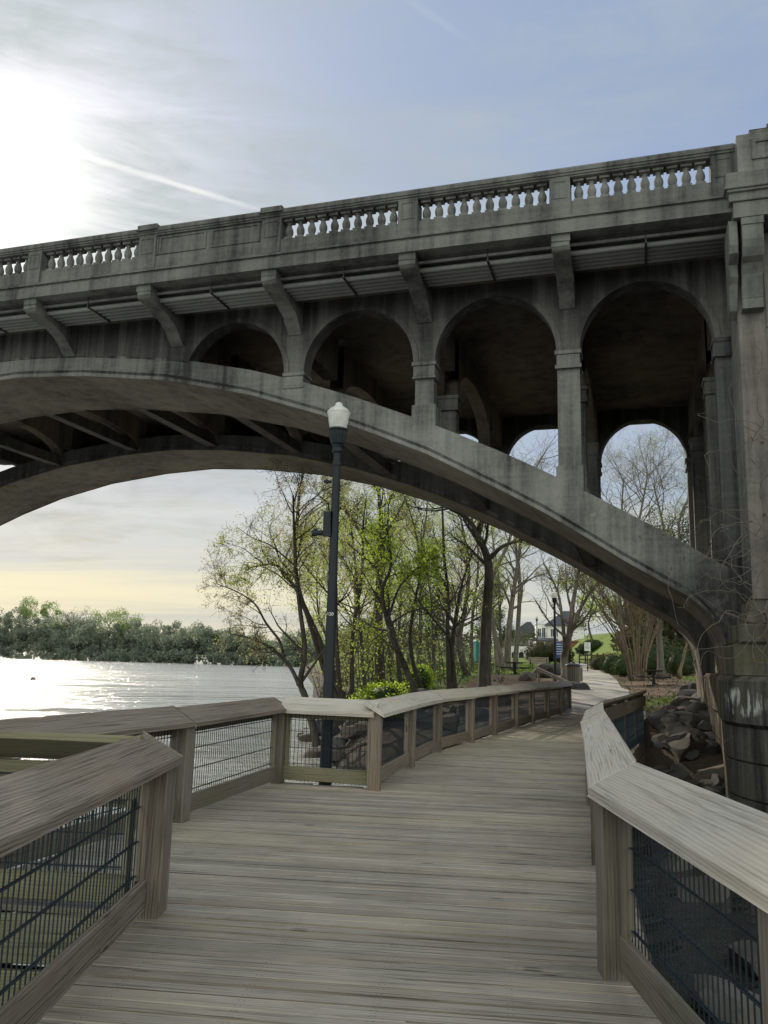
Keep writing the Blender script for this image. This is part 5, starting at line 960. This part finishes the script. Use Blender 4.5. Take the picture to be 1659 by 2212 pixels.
# ------------------------------------------------------------------ far bank
def crown_pts(n, w_, h, lumps, rd):
    out = []
    for _ in range(lumps): c = np.array([rd.gauss(0, w_*.26), rd.gauss(0, w_*.2), rd.uniform(.25, .95)*h]); r_ = rd.uniform(.12, .26)*w_; q = RNG.normal(size=(n//lumps, 3)); q /= np.linalg.norm(q, axis=1)[:, None]; out.append(c+q*r_*RNG.uniform(.5, 1, (len(q), 1))*np.array([1, 1, .85]))
    return np.concatenate(out)
def bank_pt(px): 
    x0 = at(px, 1430, 100).x/100; y = 392-.06*px; return x0*y, y
rd = random.Random(3); allp = []; alls = []
for i in range(70):                                    # woods closing the view behind the grove and the lawn
    px = rd.choice([rd.uniform(640, 1080), rd.uniform(1372, 1640), rd.uniform(1372, 1640)]) if i > 8 else rd.uniform(1100, 1280); D = rd.uniform(118, 165) if px < 1130 else (rd.uniform(60, 95) if px > 1275 else 240); q_ = at(px, 1450, D); h = rd.uniform(2.5, 6) if px < 1130 else rd.uniform(2.5, 6); w_ = rd.uniform(5, 9) if px < 1130 else rd.uniform(3, 5)
    q = crown_pts(560, w_, h, 9, rd); q[:, 2] = np.abs(q[:, 2]); allp.append(q+np.array([q_.x, D, Tz(q_.x, D)])); alls.append(np.full(len(q), .42))
g = leafmesh(np.concatenate(allp), np.concatenate(alls), 'wood_behind', 'near_woodland', None, up=.1); tag(g, 'dull green woodland closing the view behind the grove and lawn', 'woodland', kind='stuff'); allp = []; alls = []
for i in range(210):
    px = rd.uniform(-420, 1050); x, y = bank_pt(px); y += rd.uniform(0, 22); h = np.interp(px, [-420, 0, 330, 640, 1050], [27, 22, 17, 13.5, 11])*rd.uniform(.62, 1.15); w_ = rd.uniform(9, 15); q = crown_pts(1150, w_, h, 11, rd); q[:, 2] = np.abs(q[:, 2]-.5); allp.append(q+np.array([x, y, WATER+.2])); alls.append(np.full(len(q), .85))
for i in range(170):
    px = rd.uniform(-450, 1060); x, y = bank_pt(px); y -= rd.uniform(0, 5); q = crown_pts(260, rd.uniform(6, 10), rd.uniform(3, 6), 5, rd); q[:, 2] = np.abs(q[:, 2]-.8); allp.append(q+np.array([x, y, WATER+.1])); alls.append(np.full(len(q), 1.0))
g = leafmesh(np.concatenate(allp), np.concatenate(alls), 'far_a', 'far_woodland', None, up=.1); tag(g, 'hazy dark woodland lining the far river bank', 'woodland', kind='stuff')
for i, (px, top, w_, leaf, lab_) in enumerate([(18, 1283, 15, 'far_b', 'tallest broad green tree at the left end of the far bank'), (66, 1300, 11, 'far_b', 'green tree second from the left on the far bank'), (125, 1305, 15, 'far_c', 'tall sparse greyish tree on the far bank'), (88, 1345, 9, 'far_b', 'small pale green tree between the tall ones on the far bank'), (208, 1312, 17, 'far_b', 'broad bright green tree in the middle of the far bank'), (255, 1323, 13, 'far_b', 'green tree right of the broad bright one on the far bank'), (298, 1345, 9, 'far_c', 'narrow greyish tree on the far bank'), (345, 1350, 8, 'far_a', 'dark pointed tree on the far bank'), (400, 1368, 11, 'far_b', 'low green tree right of the pointed one on the far bank'), (445, 1370, 11, 'far_b', 'light green tree right of centre on the far bank'), (500, 1378, 12, 'far_a', 'dark rounded tree toward the right of the far bank'), (560, 1385, 12, 'far_b', 'pale tree behind the drooping branches on the far bank'), (180, 1350, 9, 'far_c', 'grey bare tree left of the broad bright one on the far bank')]):
    x, y = bank_pt(px); y += 14; zt = at(px, top, y).z; h = zt-WATER; r = empty('far_tree', (x, y, WATER), 0, lab_, 'tree', 'trees on the far bank'); q = crown_pts(2600 if leaf != 'far_c' else 900, w_*1.05, h*.62, 14, rd); q[:, 2] += h*.36
    q = q[q[:, 2] < h*1.03]; leafmesh(q, np.full(len(q), .65 if leaf != 'far_c' else .55), leaf, 'crown', r, up=.1); mb = MB(); mb.tube([(0, 0, 0), (.2, 0, h*.5), (0, 0, h*.85)], [.4, .3, .1], 6)
    for j in range(9): a = rd.uniform(0, 6.28); z0 = rd.uniform(.35, .7)*h; mb.tube([(0, 0, z0), (math.cos(a)*w_*.2, 0, z0+h*.12), (math.cos(a)*w_*.36, 0, z0+h*.26)], [.2, .14, .05], 4)
    mb.build('trunk', MAT['bark_grey'], r, recalc=False)
